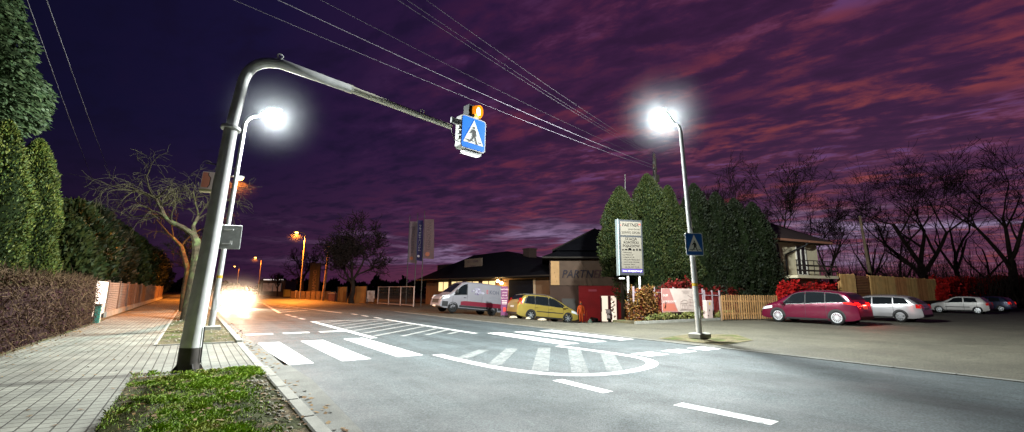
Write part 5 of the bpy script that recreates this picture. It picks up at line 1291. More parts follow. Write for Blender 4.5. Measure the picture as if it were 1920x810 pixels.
gut.tube([(gx1, HY - .7, he - .22), (gx1, HY - .55, he - .38), (gx1 - .1, HY - .1, he - .55), (gx0, HY - .08, 4.35), (gx0, HY - .08, 2.9), (gx0, HY - .08, .3)], .06, 8); gut.build('downpipe', m_black, ho, True)
def pane_win(ua, ub, z0, z1, n):
    a, c = Hx(ua), Hx(ub); f = MB(); w = .09
    for (x0, x1, q0, q1) in ((a - w, a, z0 - w, z1 + w), (c, c + w, z0 - w, z1 + w), (a, c, z1, z1 + w), (a, c, z0 - w, z0)): f.box(((x0 + x1) / 2, HY - .02, (q0 + q1) / 2), (x1 - x0, .1, q1 - q0))
    for i in range(1, n): xx = a + (c - a) * i / n; f.box((xx, HY - .02, (z0 + z1) / 2), (.1, .1, z1 - z0))
    fo = f.build('window', mat('white_window_frame', (.7, .66, .58), .5), ho); p = MB(); p.box(((a + c) / 2, HY - .006, (z0 + z1) / 2), (c - a, .02, z1 - z0)); p.build('pane', mat('dark_pane', (.035, .03, .028), .1), fo)
pane_win(1500, 1516, 2.95, 5.0, 2); pane_win(1456, 1467, 3.3, 5.1, 2)
wl = MB(); wl.tube([(Hx(1527), HY - .02, 5.45), (Hx(1527), HY - .2, 5.5)], [.08, .11], 8); wl.build('outside_lamp', m_black, ho)
bal = MB(); bx0, bx1 = Hx(1462), Hx(1538); bal.box(((bx0 + bx1) / 2, HY - .72, 2.72), (bx1 - bx0, 1.42, .2)); bal.build('balcony_slab', m_hw, ho)
rl = MB(); m_rail = mat('dark_railing', (.035, .025, .02), .6)
for i in range(8): xx = bx0 + .1 + (bx1 - bx0 - .2) * i / 7; rl.tube([(xx, HY - 1.38, 2.8), (xx, HY - 1.38, 3.85)], .03, 5)
for z in (3.15, 3.5): rl.box(((bx0 + bx1) / 2, HY - 1.40, z), (bx1 - bx0, .03, .12))
rl.box(((bx0 + bx1) / 2, HY - 1.38, 3.86), (bx1 - bx0, .07, .05)); rl.build('railing', m_rail, ho)
lad = MB(); la, lb2 = Hx(1500), Hx(1513)
for k in (0, .3): lad.tube([(la + k, HY - 1.45, 3.8), (lb2 + k, HY - 1.5, 2.75)], .03, 5)
lad.build('diagonal_brace', m_rail, ho)

ho.rotation_euler = (0, 0, HROT); W[ho] = Matrix.Translation((hx0, HY, 0)) @ Matrix.Rotation(HROT, 4, 'Z')

# far shop and dark pylon
P = at(507, 120); fs = thing('shop_building', 'low far shop with pale boards and lit white roof edge right of the headlights', 'building', tuple(P))
def fbox(mb, u0, u1, v0, v1, d, th=.3):
    a, c = ip(u0, v1, d), ip(u1, v0, d); ce = (a + c) / 2; mb.box(tuple(ce + ry_ * th / 2), ((u1 - u0) / FPX * d, th, c.z - a.z), -YAW); return mb
fbox(MB(), 487, 534, 526, 559, 121, 6).build('wall', mat('dim_shop_wall', (.05, .035, .03), .8), fs)
for u0, u1 in ((493, 510), (512, 526)): fbox(MB(), u0, u1, 531, 546, 120.5).build('sign_board', mat('pale_shop_board', (.30, .24, .22), .6, emis=(.5, .36, .30), es=.10, var=.4, vscale=1.5), fs)
for i in range(7): fbox(MB(), 494 + i * 5.4, 498 + i * 5.4, 523.5, 525.2, 120.4).build('roof_light', mat('far_white_light', (1, 1, 1), .5, emis=(1, .9, .85), es=.8), fs)
P = at(589, 88); py = thing('advert_pylon', 'tall dark advertising pylon with vertical lettering right of the sodium lamp pole', 'sign pylon', tuple(P))
b = MB(); fbox(b, 579, 598, 493, 561, 88, .5); b.build('panel', mat('pylon_black', (.012, .010, .012), .5), py)
tx = text_mb([('DIAMOND', 1.0, 0, 0, 'LEFT')]); wm = max(v[0] for v in tx.v); tx.v = [(v[0] / wm * 4.6, v[1] * .95, v[2]) for v in tx.v]
o = ip(590.5, 553, 87.8); place(tx, o - ry_ * .02, (0, 0, 1), -rx_).build('lettering', mat('pylon_letters', (.10, .075, .07), .7), py)

# orange lit panels, bins, gate, flags on the right kerb side in the distance
m_or = mat('orange_lit_panel', (.36, .115, .016), .8, var=.35, vscale=.8, bump=.4, bscale=3)  # orange of the sodium lamps put into the panel colour
def fence_panel(name, label, cat, u0, u1, v0, v1, d, m, group=None, posts=2):
    t = thing(name, label, cat, tuple(at((u0 + u1) / 2, d)), 0, group); fbox(MB(), u0, u1, v0, v1, d, .12).build('panel', m, t)
    for i in range(posts):
        u = u0 + (u1 - u0) * i / (posts - 1); b = MB(); fbox(b, u - .7, u + .7, v0 - 1, v1 + 1, d - .1, .1); b.build('post', m_frame, t)
    return t
fence_panel('panel_fence', 'orange lit solid fence panel left of the round leafless tree', 'fence', 632, 650, 538, 567, 62, m_or, 'orange lit fence panels')
fence_panel('panel_fence', 'orange lit fence panel overgrown with bare creeper right of the round leafless tree', 'fence', 662, 687, 537, 568, 58, m_or, 'orange lit fence panels')
fence_panel('panel_fence', 'small yellow lit fence panel far off below the leafless tree', 'fence', 530, 545, 543, 560, 105, mat('yellow_panel', (.55, .38, .06), .8, var=.3, vscale=.5), 'orange lit fence panels')
t = thing('brick_gate_house', 'small reddish lit gate box with pitched lid beside the wooden power pole', 'kiosk', tuple(at(622, 66)))
fbox(MB(), 616, 627, 551, 566, 66, 1.2).build('wall', mat('red_brick_box', (.34, .12, .06), .8, var=.2), t); fbox(MB(), 615, 628, 549, 551, 65.9, 1.4).build('lid', mat('pale_lid', (.45, .3, .2), .7), t)
t = thing('poster_stand', 'white poster stand at the kerb left of the sodium lamp pole', 'poster stand', tuple(at(555, 92))); fbox(MB(), 552.5, 557, 545, 558, 92, .1).build('poster', mat('poster_white', (.75, .65, .55), .6), t); fbox(MB(), 552, 553, 558, 562, 92, .1).build('leg', m_frame, t)
t = thing('notice_board', 'pale weathered notice board between the orange panels and the wire gate', 'notice board', tuple(at(695, 57))); fbox(MB(), 688, 702, 545, 566, 57, .1).build('board', mat('weathered_board', (.40, .30, .26), .8, var=.5, vscale=2.5), t)
for u in (689, 701): fbox(MB(), u - .5, u + .5, 560, 570, 56.9, .1).build('leg', m_frame, t)
t = thing('dark_fence', 'dark boarded fence running behind the wooden power pole', 'fence', tuple(at(600, 80)))
for i in range(9): fbox(MB(), 545 + i * 9.5, 553 + i * 9.5, 546, 562, 84 - i * 1.6, .1).build('board', mat('dark_boards', (.05, .035, .03), .9, var=.3) if i == 0 else bpy.data.materials['dark_boards'], t)
# wire gate
gA, gB = gp(708, 570), gp(775, 575); gA.z = gB.z = 0
t = thing('wire_gate', 'long grey steel framed gate with wire infill left of the garage', 'gate', tuple(gA.lerp(gB, .5))); m_gate = mat('gate_steel', (.40, .33, .30), .6)
gh = 1.95
for i in range(4):
    p = gA.lerp(gB, i / 3); b = MB(); b.box((p.x, p.y, gh / 2), (.09, .09, gh)); b.build('post', m_gate, t)
dirg = (gB - gA).normalized()
for z in (gh - .04, .12):
    b = MB(); b.tube([gA + Vector((0, 0, z)), gB + Vector((0, 0, z))], .04, 6); b.build('rail', m_gate, t)
b = MB()
for i in range(60): p = gA.lerp(gB, (i + .5) / 60); b.box((p.x, p.y, gh / 2), (.012, .012, gh - .2))
for z in (.5, .9, 1.3, 1.6): b.tube([gA + Vector((0, 0, z)), gB + Vector((0, 0, z))], .008, 3)
b.build('wire_infill', m_frame, t)
# three flag poles
for i, (u, d, vt, txt, mF, mT, lab, w_) in enumerate(((762, 50, 404, 'FIRESTONE', mat('flag_white', (.13, .085, .095), .8, var=.1), mat('flag_letter_dark', (.08, .05, .07), .8), 'leftmost flag of the three, whitish with dark vertical lettering', .80), (777, 48.5, 400, 'MICHELIN', mat('flag_blue', (.016, .012, .065), .8, var=.1), mat('flag_letter_white', (.5, .45, .5), .8), 'middle flag of the three, dark blue with pale vertical lettering', .55), (790, 47, 396, 'KORMORAN', mat('flag_cream', (.10, .055, .058), .8, var=.1), mat('flag_letter_brown', (.20, .12, .12), .8), 'rightmost flag of the three, pale with faint brown lettering', .95))):
    P = at(u, d); top = ip(u, vt, d).z; t = thing('flag_pole', lab.replace('flag of', 'flagpole of').replace(', ', ' carrying a flag, ', 1), 'flagpole', tuple(P), 0, 'flagpoles left of the garage')
    b = MB(); b.tube([P, P + Vector((0, 0, top))], [.06, .035], 8); b.build('pole', m_frame, t)
    b = MB(); b.lathe([(.02, -.05), (.06, 0), (.02, .06)], tuple(P + Vector((0, 0, top))), n=8); b.build('finial', m_frame, t)
    zt = ip(u, 415 - i * 2, d).z; zb = ip(u, 492 - i * 4, d).z
    f = thing('flag', lab, 'flag', (P.x, P.y, zt), 0, 'tyre shop flags'); g = MB(); nx, ny = 8, 24; vs = []
    off = lambda a, c: ry_ * (.12 * math.sin(3 * a + 5 * c + i) * a)
    for k in range(nx + 1):
        for j in range(ny + 1):
            a, c = k / nx, j / ny; vs.append(P + rx_ * (.06 + w_ * a * (1 + .12 * c)) + off(a, c) + Vector((0, 0, zt + (zb - zt) * c - .1 * a * c)))
    g.add(vs, [(k * (ny + 1) + j, k * (ny + 1) + j + 1, (k + 1) * (ny + 1) + j + 1, (k + 1) * (ny + 1) + j) for k in range(nx) for j in range(ny)]); g.build('cloth', mF, f, True)
    tx = text_mb([(txt, 1, 0, 0, 'LEFT')], .002); wm = max(v[0] for v in tx.v); Lh = (zt - zb) * .66
    tx.v = [tuple(P + rx_ * (.06 + w_ * .72 - v[1] * w_ * .62) - ry_ * .10 + Vector((0, 0, zb + (zt - zb) * .22 + v[0] / wm * Lh))) for v in tx.v]; tx.build('lettering', mT, f)
    e = MB(); ce = P + rx_ * (w_ * .5) - ry_ * .1 + Vector((0, 0, zb + (zt - zb) * .10)); e.tube([ce, ce - ry_ * .02], w_ * .24, 10); e.build('emblem', mat('flag_emblem', (.28, .09, .05), .8) if i != 1 else mT, f)
# totem price sign with lettering beside the people carrier
tot = at(946, 31.6); tot.z = courtz(tot.x, tot.y)
t = thing('price_totem', 'purple free standing totem with rows of white lettering left of the gold people carrier', 'sign', tuple(tot))
tx_ = Vector((.55, -.83, 0)).normalized() * -1; tx_ = Vector((.83, -.55, 0)); tn = Vector((-.55, -.83, 0))
ht = Zat(946, 537, tot.x, tot.y) - tot.z; ww = .46; tz0 = tot.z
b = MB(); b.box((tot.x, tot.y, tz0 + ht / 2 + .05), (ww, .1, ht - .1), math.atan2(tx_.y, tx_.x)); b.build('panel', mat('totem_purple', (.16, .04, .11), .6), t)
b = MB(); b.box((tot.x, tot.y, tz0 + .06), (ww + .06, .2, .12), math.atan2(tx_.y, tx_.x)); b.build('foot', m_frame, t)
tb = text_mb([('PARTNER', .13, 0, ht * .88, 'CENTER'), ('OPONY', .10, 0, ht * .78, 'CENTER'), ('SERWIS', .10, 0, ht * .69, 'CENTER'), ('PRZEGLĄD', .09, 0, ht * .60, 'CENTER')], .002)
for v0 in (.52, .47, .42): tb.prism([(-.17, ht * v0), (.17, ht * v0), (.17, ht * v0 + .04), (-.17, ht * v0 + .04)], 0, .002)
place(tb, Vector((tot.x, tot.y, tz0)) + tn * .053, tx_, (0, 0, 1)).build('lettering', mat('totem_letters', (.75, .62, .55), .6, emis=(.8, .6, .5), es=.15), t)
b = MB(); b.box(tuple(Vector((tot.x, tot.y, tz0 + ht * .25)) + tn * .053), (.17, .006, .26), math.atan2(tx_.y, tx_.x)); b.build('red_badge', mat('badge_red', (.6, .04, .03), .5, emis=(1, .05, .03), es=.25), t)
# pale stones beside the people carrier
for i, (u, v, s) in enumerate(((963, 593, .26), (990, 595.5, .16), (1016, 597, .30))):
    P = at(u, 28.6 + .2 * i); P.z = courtz(P.x, P.y); b = MB(); b.lathe([(.6 * s, 0), (s, .03), (s * .8, .10), (s * .3, .14)], tuple(P), n=9); o = b.build('stone', mat('pale_stone', (.5, .42, .3), .8, var=.15), None, 'auto', loc=tuple(P))
    tag(o, ('pale stone on the ground left of the gold car', 'smallest pale stone, under the gold car rear bumper', 'pale flat stone just below the gold car rear door')[i], 'stone', 'pale stones by the gold car')
# ------------------------------------------------------------------ advertising sign on two posts
P0 = at(1184, 25.3); zt = Zat(1184, 413, P0.x, P0.y); zb = Zat(1186, 516, P0.x, P0.y)
sx_ = Vector((.93, -.37, 0)).normalized(); sn_ = Vector((-.37, -.93, 0)).normalized(); up_ = Vector((0, 0, 1)); w = 1.42; hgt = zt - zb
sg = thing('advert_sign', 'tall pale double panel advertising sign with black lettering on two posts before the thujas', 'advertising sign', tuple(P0))
ang = math.atan2(sx_.y, sx_.x)
b = MB(); b.box((P0.x, P0.y, (zt + zb) / 2), (w, .26, hgt), ang); b.build('case', mat('sign_case', (.02, .022, .025), .5), sg)
b = MB(); b.box(tuple(P0 - sx_ * (w / 2 + .021) + up_ * (zt + zb) / 2), (.04, .30, hgt + .06), ang); b.build('side_plate', mat('sign_side', (.30, .38, .40), .5, metal=.3), sg)
m_pan = mat('sign_panel_cream', (.105, .092, .072), .65)
def pan(z0, z1, m, nm):
    b = MB(); b.box(tuple(P0 + sn_ * .135 + up_ * (z0 + z1) / 2 + sx_ * .02), (w - .22, .012, z1 - z0), ang); b.build(nm, m, sg)
H0 = zb
def fz(f): return zb + hgt * f
pan(fz(.715), fz(.965), m_pan, 'upper_panel'); pan(fz(.115), fz(.68), m_pan, 'lower_panel'); pan(fz(.045), fz(.11), mat('sign_violet', (.05, .03, .16), .5), 'web_strip')
org = P0 + sn_ * .143 + sx_ * .02
def wr(lines, m, nm='lettering', shear=0., ww=None):
    t_ = text_mb(lines, .002)
    if shear: t_.v = [(v[0] + (v[1] - lines[0][3]) * shear, v[1], v[2]) for v in t_.v]
    if ww:
        a, c = min(v[0] for v in t_.v), max(v[0] for v in t_.v); t_.v = [((v[0] - (a + c) / 2) * ww / (c - a), v[1], v[2]) for v in t_.v]
    place(t_, Vector((org.x, org.y, 0)), sx_, (0, 0, 1)).build(nm, m, sg)
m_ink = mat('sign_ink', (.002, .002, .0025), .9, spec=0); m_inkr = mat('sign_red_ink', (.4, .03, .02), .6)
wr([('PARTNER', .27, 0, fz(.875), 'CENTER')], m_ink, shear=.2, ww=.98)
wr([('Jacek Kordel', .13, .2, fz(.815), 'CENTER')], m_ink)
wr([('SERWIS OPON', .20, 0, fz(.742), 'CENTER')], m_ink, ww=1.08)
for k, (s_, f) in enumerate((('STACJA', .625), ('KONTROLI', .563), ('POJAZDÓW', .50))): wr([(s_, .20, 0, fz(f), 'CENTER'), (s_, .20, .008, fz(f), 'CENTER')], m_ink, ww=(.70, .88, .98)[k])
ic = MB()
for k, (x, a, c) in enumerate(((-.5, .10, .05), (-.32, .17, .06), (-.1, .2, .12), (.14, .13, .07), (.32, .10, .10), (.5, .15, .09))):
    ic.prism([(x - a / 2, fz(.445)), (x + a / 2, fz(.445)), (x + a / 2, fz(.445) + c * .6), (x + a * .2, fz(.445) + c), (x - a * .3, fz(.445) + c)], 0, .002)
    for q in (-.3, .3): ic.prism([(x + a * q + .022 * math.cos(t * PI / 4), fz(.443) + .022 * math.sin(t * PI / 4)) for t in range(8)], 0, .003)
place(ic, Vector((org.x, org.y, 0)), sx_, (0, 0, 1)).build('vehicle_icons', m_ink, sg)
wr([('• wulkanizacja', .10, -.54, fz(.395), 'LEFT'), ('• geometria kół', .10, -.54, fz(.352), 'LEFT'), ('• pojazdy do 3,5t', .10, -.54, fz(.309), 'LEFT'), ('• przeglądy rejestracyjne', .10, -.54, fz(.266), 'LEFT'), ('• opony nowe, używane', .10, -.54, fz(.223), 'LEFT'), ('• wymiana olejów', .10, -.54, fz(.18), 'LEFT')], m_ink)
wr([('tel. 22 615 12 12', .12, 0, fz(.13), 'CENTER')], m_ink); wr([('www.oponypartner.pl', .125, 0, fz(.062), 'CENTER')], m_signw2)
sq = MB(); sq.prism([(.50, fz(.91)), (.58, fz(.91)), (.58, fz(.935)), (.50, fz(.935))], 0, .003); sq.prism([(-.60, fz(.89)), (-.54, fz(.895)), (-.56, fz(.91))], 0, .003); place(sq, Vector((org.x, org.y, 0)), sx_, (0, 0, 1)).build('red_mark', m_inkr, sg)
for k in (-.18, .50):
    p = P0 + sx_ * k; b = MB(); b.tube([p, p + up_ * zb], .06, 10); b.build('post', m_galv, sg, 'auto')
b = MB(); b.box(tuple(P0 - sx_ * .62 + up_ * (zb - .18) + sn_ * .2), (.30, .06, .07), ang - .6); b.build('sign_light', m_white, sg)

# ------------------------------------------------------------------ boundary fence pieces
m_rod = mat('trail_tinted_rods', (.16, .012, .012), .6); m_rod2 = mat('grey_fence_post', (.30, .24, .26), .6)  # rods coloured red for trail light falling on the fence
def rod_fence(label, x0, x1, y0, y1, h, step=.11, m=m_rod, zb=.08):
    t = thing('rod_fence', label, 'fence', ((x0 + x1) / 2, (y0 + y1) / 2, 0), 0, 'metal rod fence sections'); L_ = math.hypot(x1 - x0, y1 - y0); n = int(L_ / step); b = MB()
    for i in range(n + 1): a = i / n; b.box((x0 + (x1 - x0) * a, y0 + (y1 - y0) * a, zb + h / 2), (.028, .028, h))
    b.build('rods', m, t)
    for z in (zb + .18, zb + h - .18):
        c = MB(); c.tube([(x0, y0 - .03, z), (x1, y1 - .03, z)], .022, 6); c.build('rail', m_rod2, t)
    for a in (0, .5, 1):
        c = MB(); c.box((x0 + (x1 - x0) * a, y0 + (y1 - y0) * a, (h + .12) / 2 + zb), (.07, .07, h + .12)); c.build('post', m_rod2, t)
    return t
xa = at(1158, 23.3)
rod_fence('metal rod fence overgrown with creeper below the advertising sign', 19.0, 22.4, 16.75, 16.85, 1.65)
rod_fence('metal rod fence behind the pale banner', 22.5, 25.05, 16.85, 16.8, 1.6)
rod_fence('short metal rod fence between the utility cabinet and the picket fence', 25.15, 26.35, 16.75, 16.55, 1.5)
# banner tied to the fence
t = thing('fence_banner', 'pale pink and grey advertising banner with a house sketch tied to the fence', 'banner', (23.6, 16.6, .9))
fy = 16.62; fx0, fx1 = Xat(1237, fy), Xat(1297, fy); z1 = Zat(1265, 541, (fx0 + fx1) / 2, fy); z0 = Zat(1265, 585, (fx0 + fx1) / 2, fy)
FW = fx1 - fx0; FH = z1 - z0
b = MB(); b.box(((fx0 + fx1) / 2, fy, (z0 + z1) / 2), (FW, .02, FH)); b.build('cloth', mat('banner_pale_pink', (.58, .47, .42), .7, var=.08, vscale=3), t)
lo_ = Vector((fx0, fy - .012, z0))
pl_ = MB().prism([(.01, .01), (FW * .47, .01), (FW * .23, FH - .01), (.01, FH - .01)], 0, .003); place(pl_, lo_, (1, 0, 0), (0, 0, 1)).build('rose_field', mat('banner_rose', (.44, .20, .18), .7, var=.15, vscale=2), t)
rd_ = MB().prism([(.02, .06 * FH), (FW * .43, .06 * FH), (FW * .36, .36 * FH), (.02, .36 * FH)], 0, .005); place(rd_, lo_, (1, 0, 0), (0, 0, 1)).build('red_field', mat('banner_salmon', (.52, .15, .10), .7), t)
tx = text_mb([('DOM', .17, .10, FH * .66, 'LEFT'), ('DOM ROCHÓW', .155, .07, FH * .41, 'LEFT')], .002); place(tx, lo_ - Vector((0, .006, 0)), (1, 0, 0), (0, 0, 1)).build('lettering', m_signw2, t)
sk = MB()
def lnx(pts, r=.008): sk.tube([(x * FW, y * FH, .004) for x, y in pts], r, 4)
for pts in ([(.55, .12), (.55, .42), (.66, .52), (.77, .46), (.77, .12), (.55, .12)], [(.55, .35), (.77, .38)], [(.6, .14), (.6, .3), (.66, .3), (.66, .14)], [(.69, .16), (.69, .3), (.74, .3), (.74, .16)], [(.80, .10), (.82, .55), (.96, .50), (.97, .10)], [(.82, .42), (.96, .38)], [(.82, .28), (.96, .25)], [(.86, .1), (.87, .52)], [(.52, .08), (.98, .08)], [(.78, .72), (.92, .60), (.94, .75)], [(.6, .9), (.86, .9)], [(.64, .82), (.82, .82)]): lnx(pts)
place(sk, lo_ - Vector((0, .002, 0)), (1, 0, 0), (0, 0, 1)).build('house_sketch', mat('sketch_grey', (.20, .12, .11), .7), t)
# utility cabinet
fy = 16.3; a, c = Xat(1315, fy), Xat(1326, fy); ztc = Zat(1320, 563, (a + c) / 2, fy)
t = thing('utility_cabinet', 'slim pale pink utility cabinet just right of the right white lamp pole', 'cabinet', ((a + c) / 2, fy, .06)); b = MB(); b.bbox(((a + c) / 2, fy, ztc / 2), (c - a, .25, ztc), .02); b.build('case', mat('cabinet_pale', (.58, .44, .40), .6, var=.08), t)
b = MB(); b.box(((a + c) / 2, fy - .128, ztc * .52), (c - a - .06, .006, ztc * .8)); b.build('door', mat('cabinet_door', (.54, .41, .38), .6), t); b = MB(); b.box(((a + c) / 2 + .02, fy - .133, ztc * .83), (.12, .004, .14)); b.build('warning_sticker', mat('yellow_sticker', (.65, .42, .04), .6), t)
b = MB(); b.box(((a + c) / 2 - .04, fy - .134, ztc * .5), (.07, .008, .1)); b.build('lock', m_frame, t)
# picket fence
m_pick = mat('picket_wood', (.40, .22, .085), .75, var=.25, vscale=4, col2=(.26, .13, .05), bump=.2, bscale=25)
A = at(1353, 27.1); B = at(1455, 28.6)
t = thing('picket_fence', 'light wooden picket fence with upright slats left of the burgundy car', 'fence', tuple(A.lerp(B, .5))); n = 25; sl = MB(); dirp = (B - A).normalized(); angp = math.atan2(dirp.y, dirp.x)
for i in range(n):
    p = A.lerp(B, i / (n - 1)); hgt_ = 1.38 + rnd.uniform(-.025, .025); sl.box((p.x, p.y, .06 + hgt_ / 2), (.088, .025, hgt_), angp)
sl.build('slats', m_pick, t)
nrm = Vector((-dirp.y, dirp.x, 0))
for z in (.38, 1.08):
    b = MB(); p = A.lerp(B, .5) + nrm * .035; b.box((p.x, p.y, z), ((B - A).length, .04, .09), angp); b.build('rail', m_pick, t)
for k in range(4):
    p = A.lerp(B, k / 3) + nrm * .1; b = MB(); b.box((p.x, p.y, .68), (.1, .09, 1.36), angp); b.build('post', mat('picket_post', (.20, .13, .08), .8) if k == 0 else bpy.data.materials['picket_post'], t)
# tall light board fence on the bank
m_brd = mat('fresh_boards', (.78, .50, .20), .75, col2=(.60, .32, .11), var=.15, vscale=2., bump=.2, bscale=20)
m_brd2 = mat('reddish_boards', (.70, .34, .13), .75, col2=(.52, .20, .08), var=.15, vscale=2.)
t = thing('board_fence', 'tall light wooden board fence on the bank behind the parked cars', 'fence', (50, 15, 1)); fy = 15.1; x = Xat(1569, fy); xE = Xat(1746, fy); nseg = 8; seg = (xE - x) / nseg
for s_ in range(nseg):
    b = MB(); xx = x + s_ * seg; rsg = s_ in (1, 4, 6); e = xx + seg - .05; vert = not (s_ in (1,)); zB = .85; zT = 3.02
    if vert:
        while xx < e: b.box((xx + .05, fy, (zB + zT) / 2 + rnd.uniform(-.02, .02)), (.125, .022, zT - zB), rad(-42)); xx += .168
    else:
        zz = zB
        while zz < zT - .05: b.box((xx + seg / 2 - .03, fy + .01, zz + .05), (seg - .06, .022, .09)); zz += .125
    b.build('board_panel', m_brd2 if rsg else m_brd, t)
for s_ in range(nseg + 1):
    b = MB(); b.box((x + s_ * seg - .03, fy + .09, 1.95), (.1, .1, 2.3)); b.build('post', m_brd2, t)
for z in (1.2, 2.6):
    b = MB(); b.box(((x + xE) / 2, fy + .055, z), (xE - x, .035, .10)); b.build('rail', m_brd2, t)

# ------------------------------------------------------------------ left fence: glowing board, slatted panels, far panels
m_board = mat('glowing_white_board', (.85, .85, .84), .5, emis=(1, .98, .95), es=.95)  # glow added to the board in place of lamplight falling on it
fx = -3.62
t = thing('notice_board', 'self-glowing white board standing at the end of the brown hedge', 'notice board', (fx, 29, .05)); y0, y1 = 28.0, 31.6
b = MB(); b.box((fx, (y0 + y1) / 2, 1.08), (.05, y1 - y0, 1.55)); b.build('panel', m_board, t)
for yy in (y0 - .06, y1 + .06): b = MB(); b.box((fx, yy, .95), (.08, .08, 1.9)); b.build('post', m_frame, t)
b = MB()
for i in range(24): yy = y0 + .1 + (y1 - y0 - .2) * i / 23; b.box((fx + .03, yy, .46 + .1 * rnd.random()), (.006, .03, .25 + .2 * rnd.random()))
b.build('printed_grasses', mat('print_brown', (.40, .25, .15), .7), t)
t = thing('green_bin', 'small dark green bin tucked between the hedge end and the white board', 'bin', (-3.3, 27.2, .06)); b = MB(); b.bbox((-3.3, 27.25, .42), (.22, .3, .72), .03); b.build('body', mat('bin_green', (.02, .13, .10), .5), t); b = MB(); b.bbox((-3.3, 27.25, .82), (.26, .34, .08), .02); b.build('lid', m_frame, t)
m_sl = mat('grey_slats', (.15, .13, .125), .8, var=.15, vscale=3); m_sl2 = mat('brick_brown_panel', (.12, .075, .05), .85, var=.2, vscale=3)
yy = 31.9; labs = ('grey slatted fence panel right after the white board', 'second slatted fence panel after the white board', 'third fence panel, overhung by thuja branches', 'fourth fence panel, lit orange', 'fifth fence panel, lit orange', 'sixth fence panel, open bars', 'seventh fence panel, open bars', 'eighth fence panel, small and orange', 'ninth fence panel, last one visible down the pavement')
for i, L_ in enumerate((4.6, 4.6, 5, 5, 5, 6, 6, 8, 10)):
    t = thing('slatted_fence', labs[i], 'fence', (fx, yy + L_ / 2, .05), 0, 'fence panels along the left pavement')
    b = MB(); b.box((fx, yy + L_ / 2, .2), (.22, L_, .3)); b.build('plinth', m_conc, t)
    b = MB()
    if i in (5, 6):
        for k in range(28): b.box((fx, yy + .2 + (L_ - .4) * k / 27, 1.1), (.03, .03, 1.5))
    else:
        for k in range(15): b.box((fx, yy + L_ / 2, .40 + k * .1), (.03, L_ - .16, .082))
    b.build('slats', m_sl if i < 2 else m_sl2, t)
    for e in (yy + .06, yy + L_ - .06):
        b = MB(); b.box((fx, e, .98), (.12, .1, 1.95)); b.build('post', m_sl2, t)
    yy += L_ + .05

# ------------------------------------------------------------------ poles and wires
t = thing('power_pole', 'leaning wooden power pole lit orange, left of the round leafless tree', 'pole', tuple(gp(606, 563))); b = MB(); p = gp(605, 563); q_ = ip(617.5, 461, p.dot(HD)); b.tube([p, q_], [.22, .15], 8); b.build('pole', mat('weathered_wood', (.22, .14, .08), .85, var=.3, vscale=2), t)
b = MB(); b.box(tuple(q_ - Vector((0, 0, .5))), (1.2, .1, .1)); b.build('cross_arm', m_frame, t)
p = at(1638, 47); p.z = .9; q_ = ip(1612, 405, 47.5)
t = thing('power_pole', 'leaning wooden pole behind the light board fence', 'pole', tuple(p)); b = MB(); b.tube([p, q_], [.17, .12], 8); b.build('pole', mat('pale_weathered_wood', (.30, .22, .14), .85, var=.3, vscale=2), t); b = MB(); b.tube([q_ + Vector((0, 0, -.02)), q_ + Vector((0, 0, .1))], .14, 8); b.build('cap', m_frame, t)
# utility pole with equipment above the thujas
p = at(1231, 33); q_ = ip(1227, 296, 33)
up = thing('utility_pole', 'dark utility pole with insulators rising above the tall thujas', 'utility pole', tuple(p)); b = MB(); b.tube([p, q_], [.17, .13], 8); b.build('pole', m_frame, up)
b = MB(); b.box(tuple(q_ + Vector((0, 0, -.9))), (1.1, .09, .09), .5); b.box(tuple(q_ + Vector((0, 0, -.2))), (.7, .09, .09), .5); b.build('cross_arm', m_frame, up)
for k, (dx_, dz_) in enumerate(((-.5, -.72), (.5, -.72), (-.3, -.02), (.3, -.02), (0, .2))):
    b = MB(); b.lathe([(.04, -.14), (.09, -.08), (.05, -.02), (.09, .04), (.03, .12)], tuple(q_ + Vector((dx_ * .88, dx_ * .48, dz_))), n=8); b.build('insulator', mat('insulator_brown', (.05, .03, .025), .4) if k == 0 else bpy.data.materials['insulator_brown'], up)
b = MB(); b.tube([q_ + Vector((-.1, 0, -1.6)), q_ + Vector((-.45, -.2, -.8)), q_ + Vector((-.4, -.2, .1)), q_ + Vector((-.2, -.1, .35))], .03, 5); b.build('loop_cable', m_black, up, True)
b = MB(); b.box(tuple(q_ + Vector((.25, .1, -1.5))), (.3, .3, .5)); b.build('junction_box', m_frame, up)
t = thing('antenna_mast', 'thin antenna mast above the tyre shop roof', 'antenna', tuple(at(1173, 30))); b = MB(); b.tube([at(1173, 30), ip(1172, 327, 30)], .035, 5); b.build('mast', m_frame, t)
m_wire = mat('wire', (.025, .022, .025), .9); m_wirel = mat('bright_wire', (.13, .12, .14), .9)
def wire(label, a, c, sag, r, m, grp='overhead wires'):
    pts = []; a = Vector(a); c = Vector(c)
    for i in range(25): k = i / 24; pts.append(a.lerp(c, k) - Vector((0, 0, sag * 4 * k * (1 - k))))
    b = MB(); b.tube([p - a for p in pts], r, 4); o = b.build('overhead_wire', m); o.location = a; tag(o, label, 'wire', grp)
ends = [(560, 0, 9.2, .0085, m_wirel, 'brightest overhead wire, crossing just above the amber beacon', -.6), (690, 30, 9.8, .0045, m_wire, 'faint overhead wire above the brightest one', -.3), (770, 0, 10.2, .005, m_wire, 'upper overhead wire, left one of the top pair', 0), (786, 0, 10.3, .0045, m_wire, 'upper overhead wire, right one of the top pair', .15), (820, 0, 10.6, .005, m_wire, 'topmost overhead wire on the right', .3), (575, 40, 8.6, .006, m_wirel, 'overhead wire running just below the brightest one', -.8)]
for (u, v, z, r, m, lab, oz) in ends:
    a = gp(u, v, z); e = q_ + Vector((0, 0, oz)); a2 = a + (a - e) * .35; wire(lab, a2, e, .35, r, m)
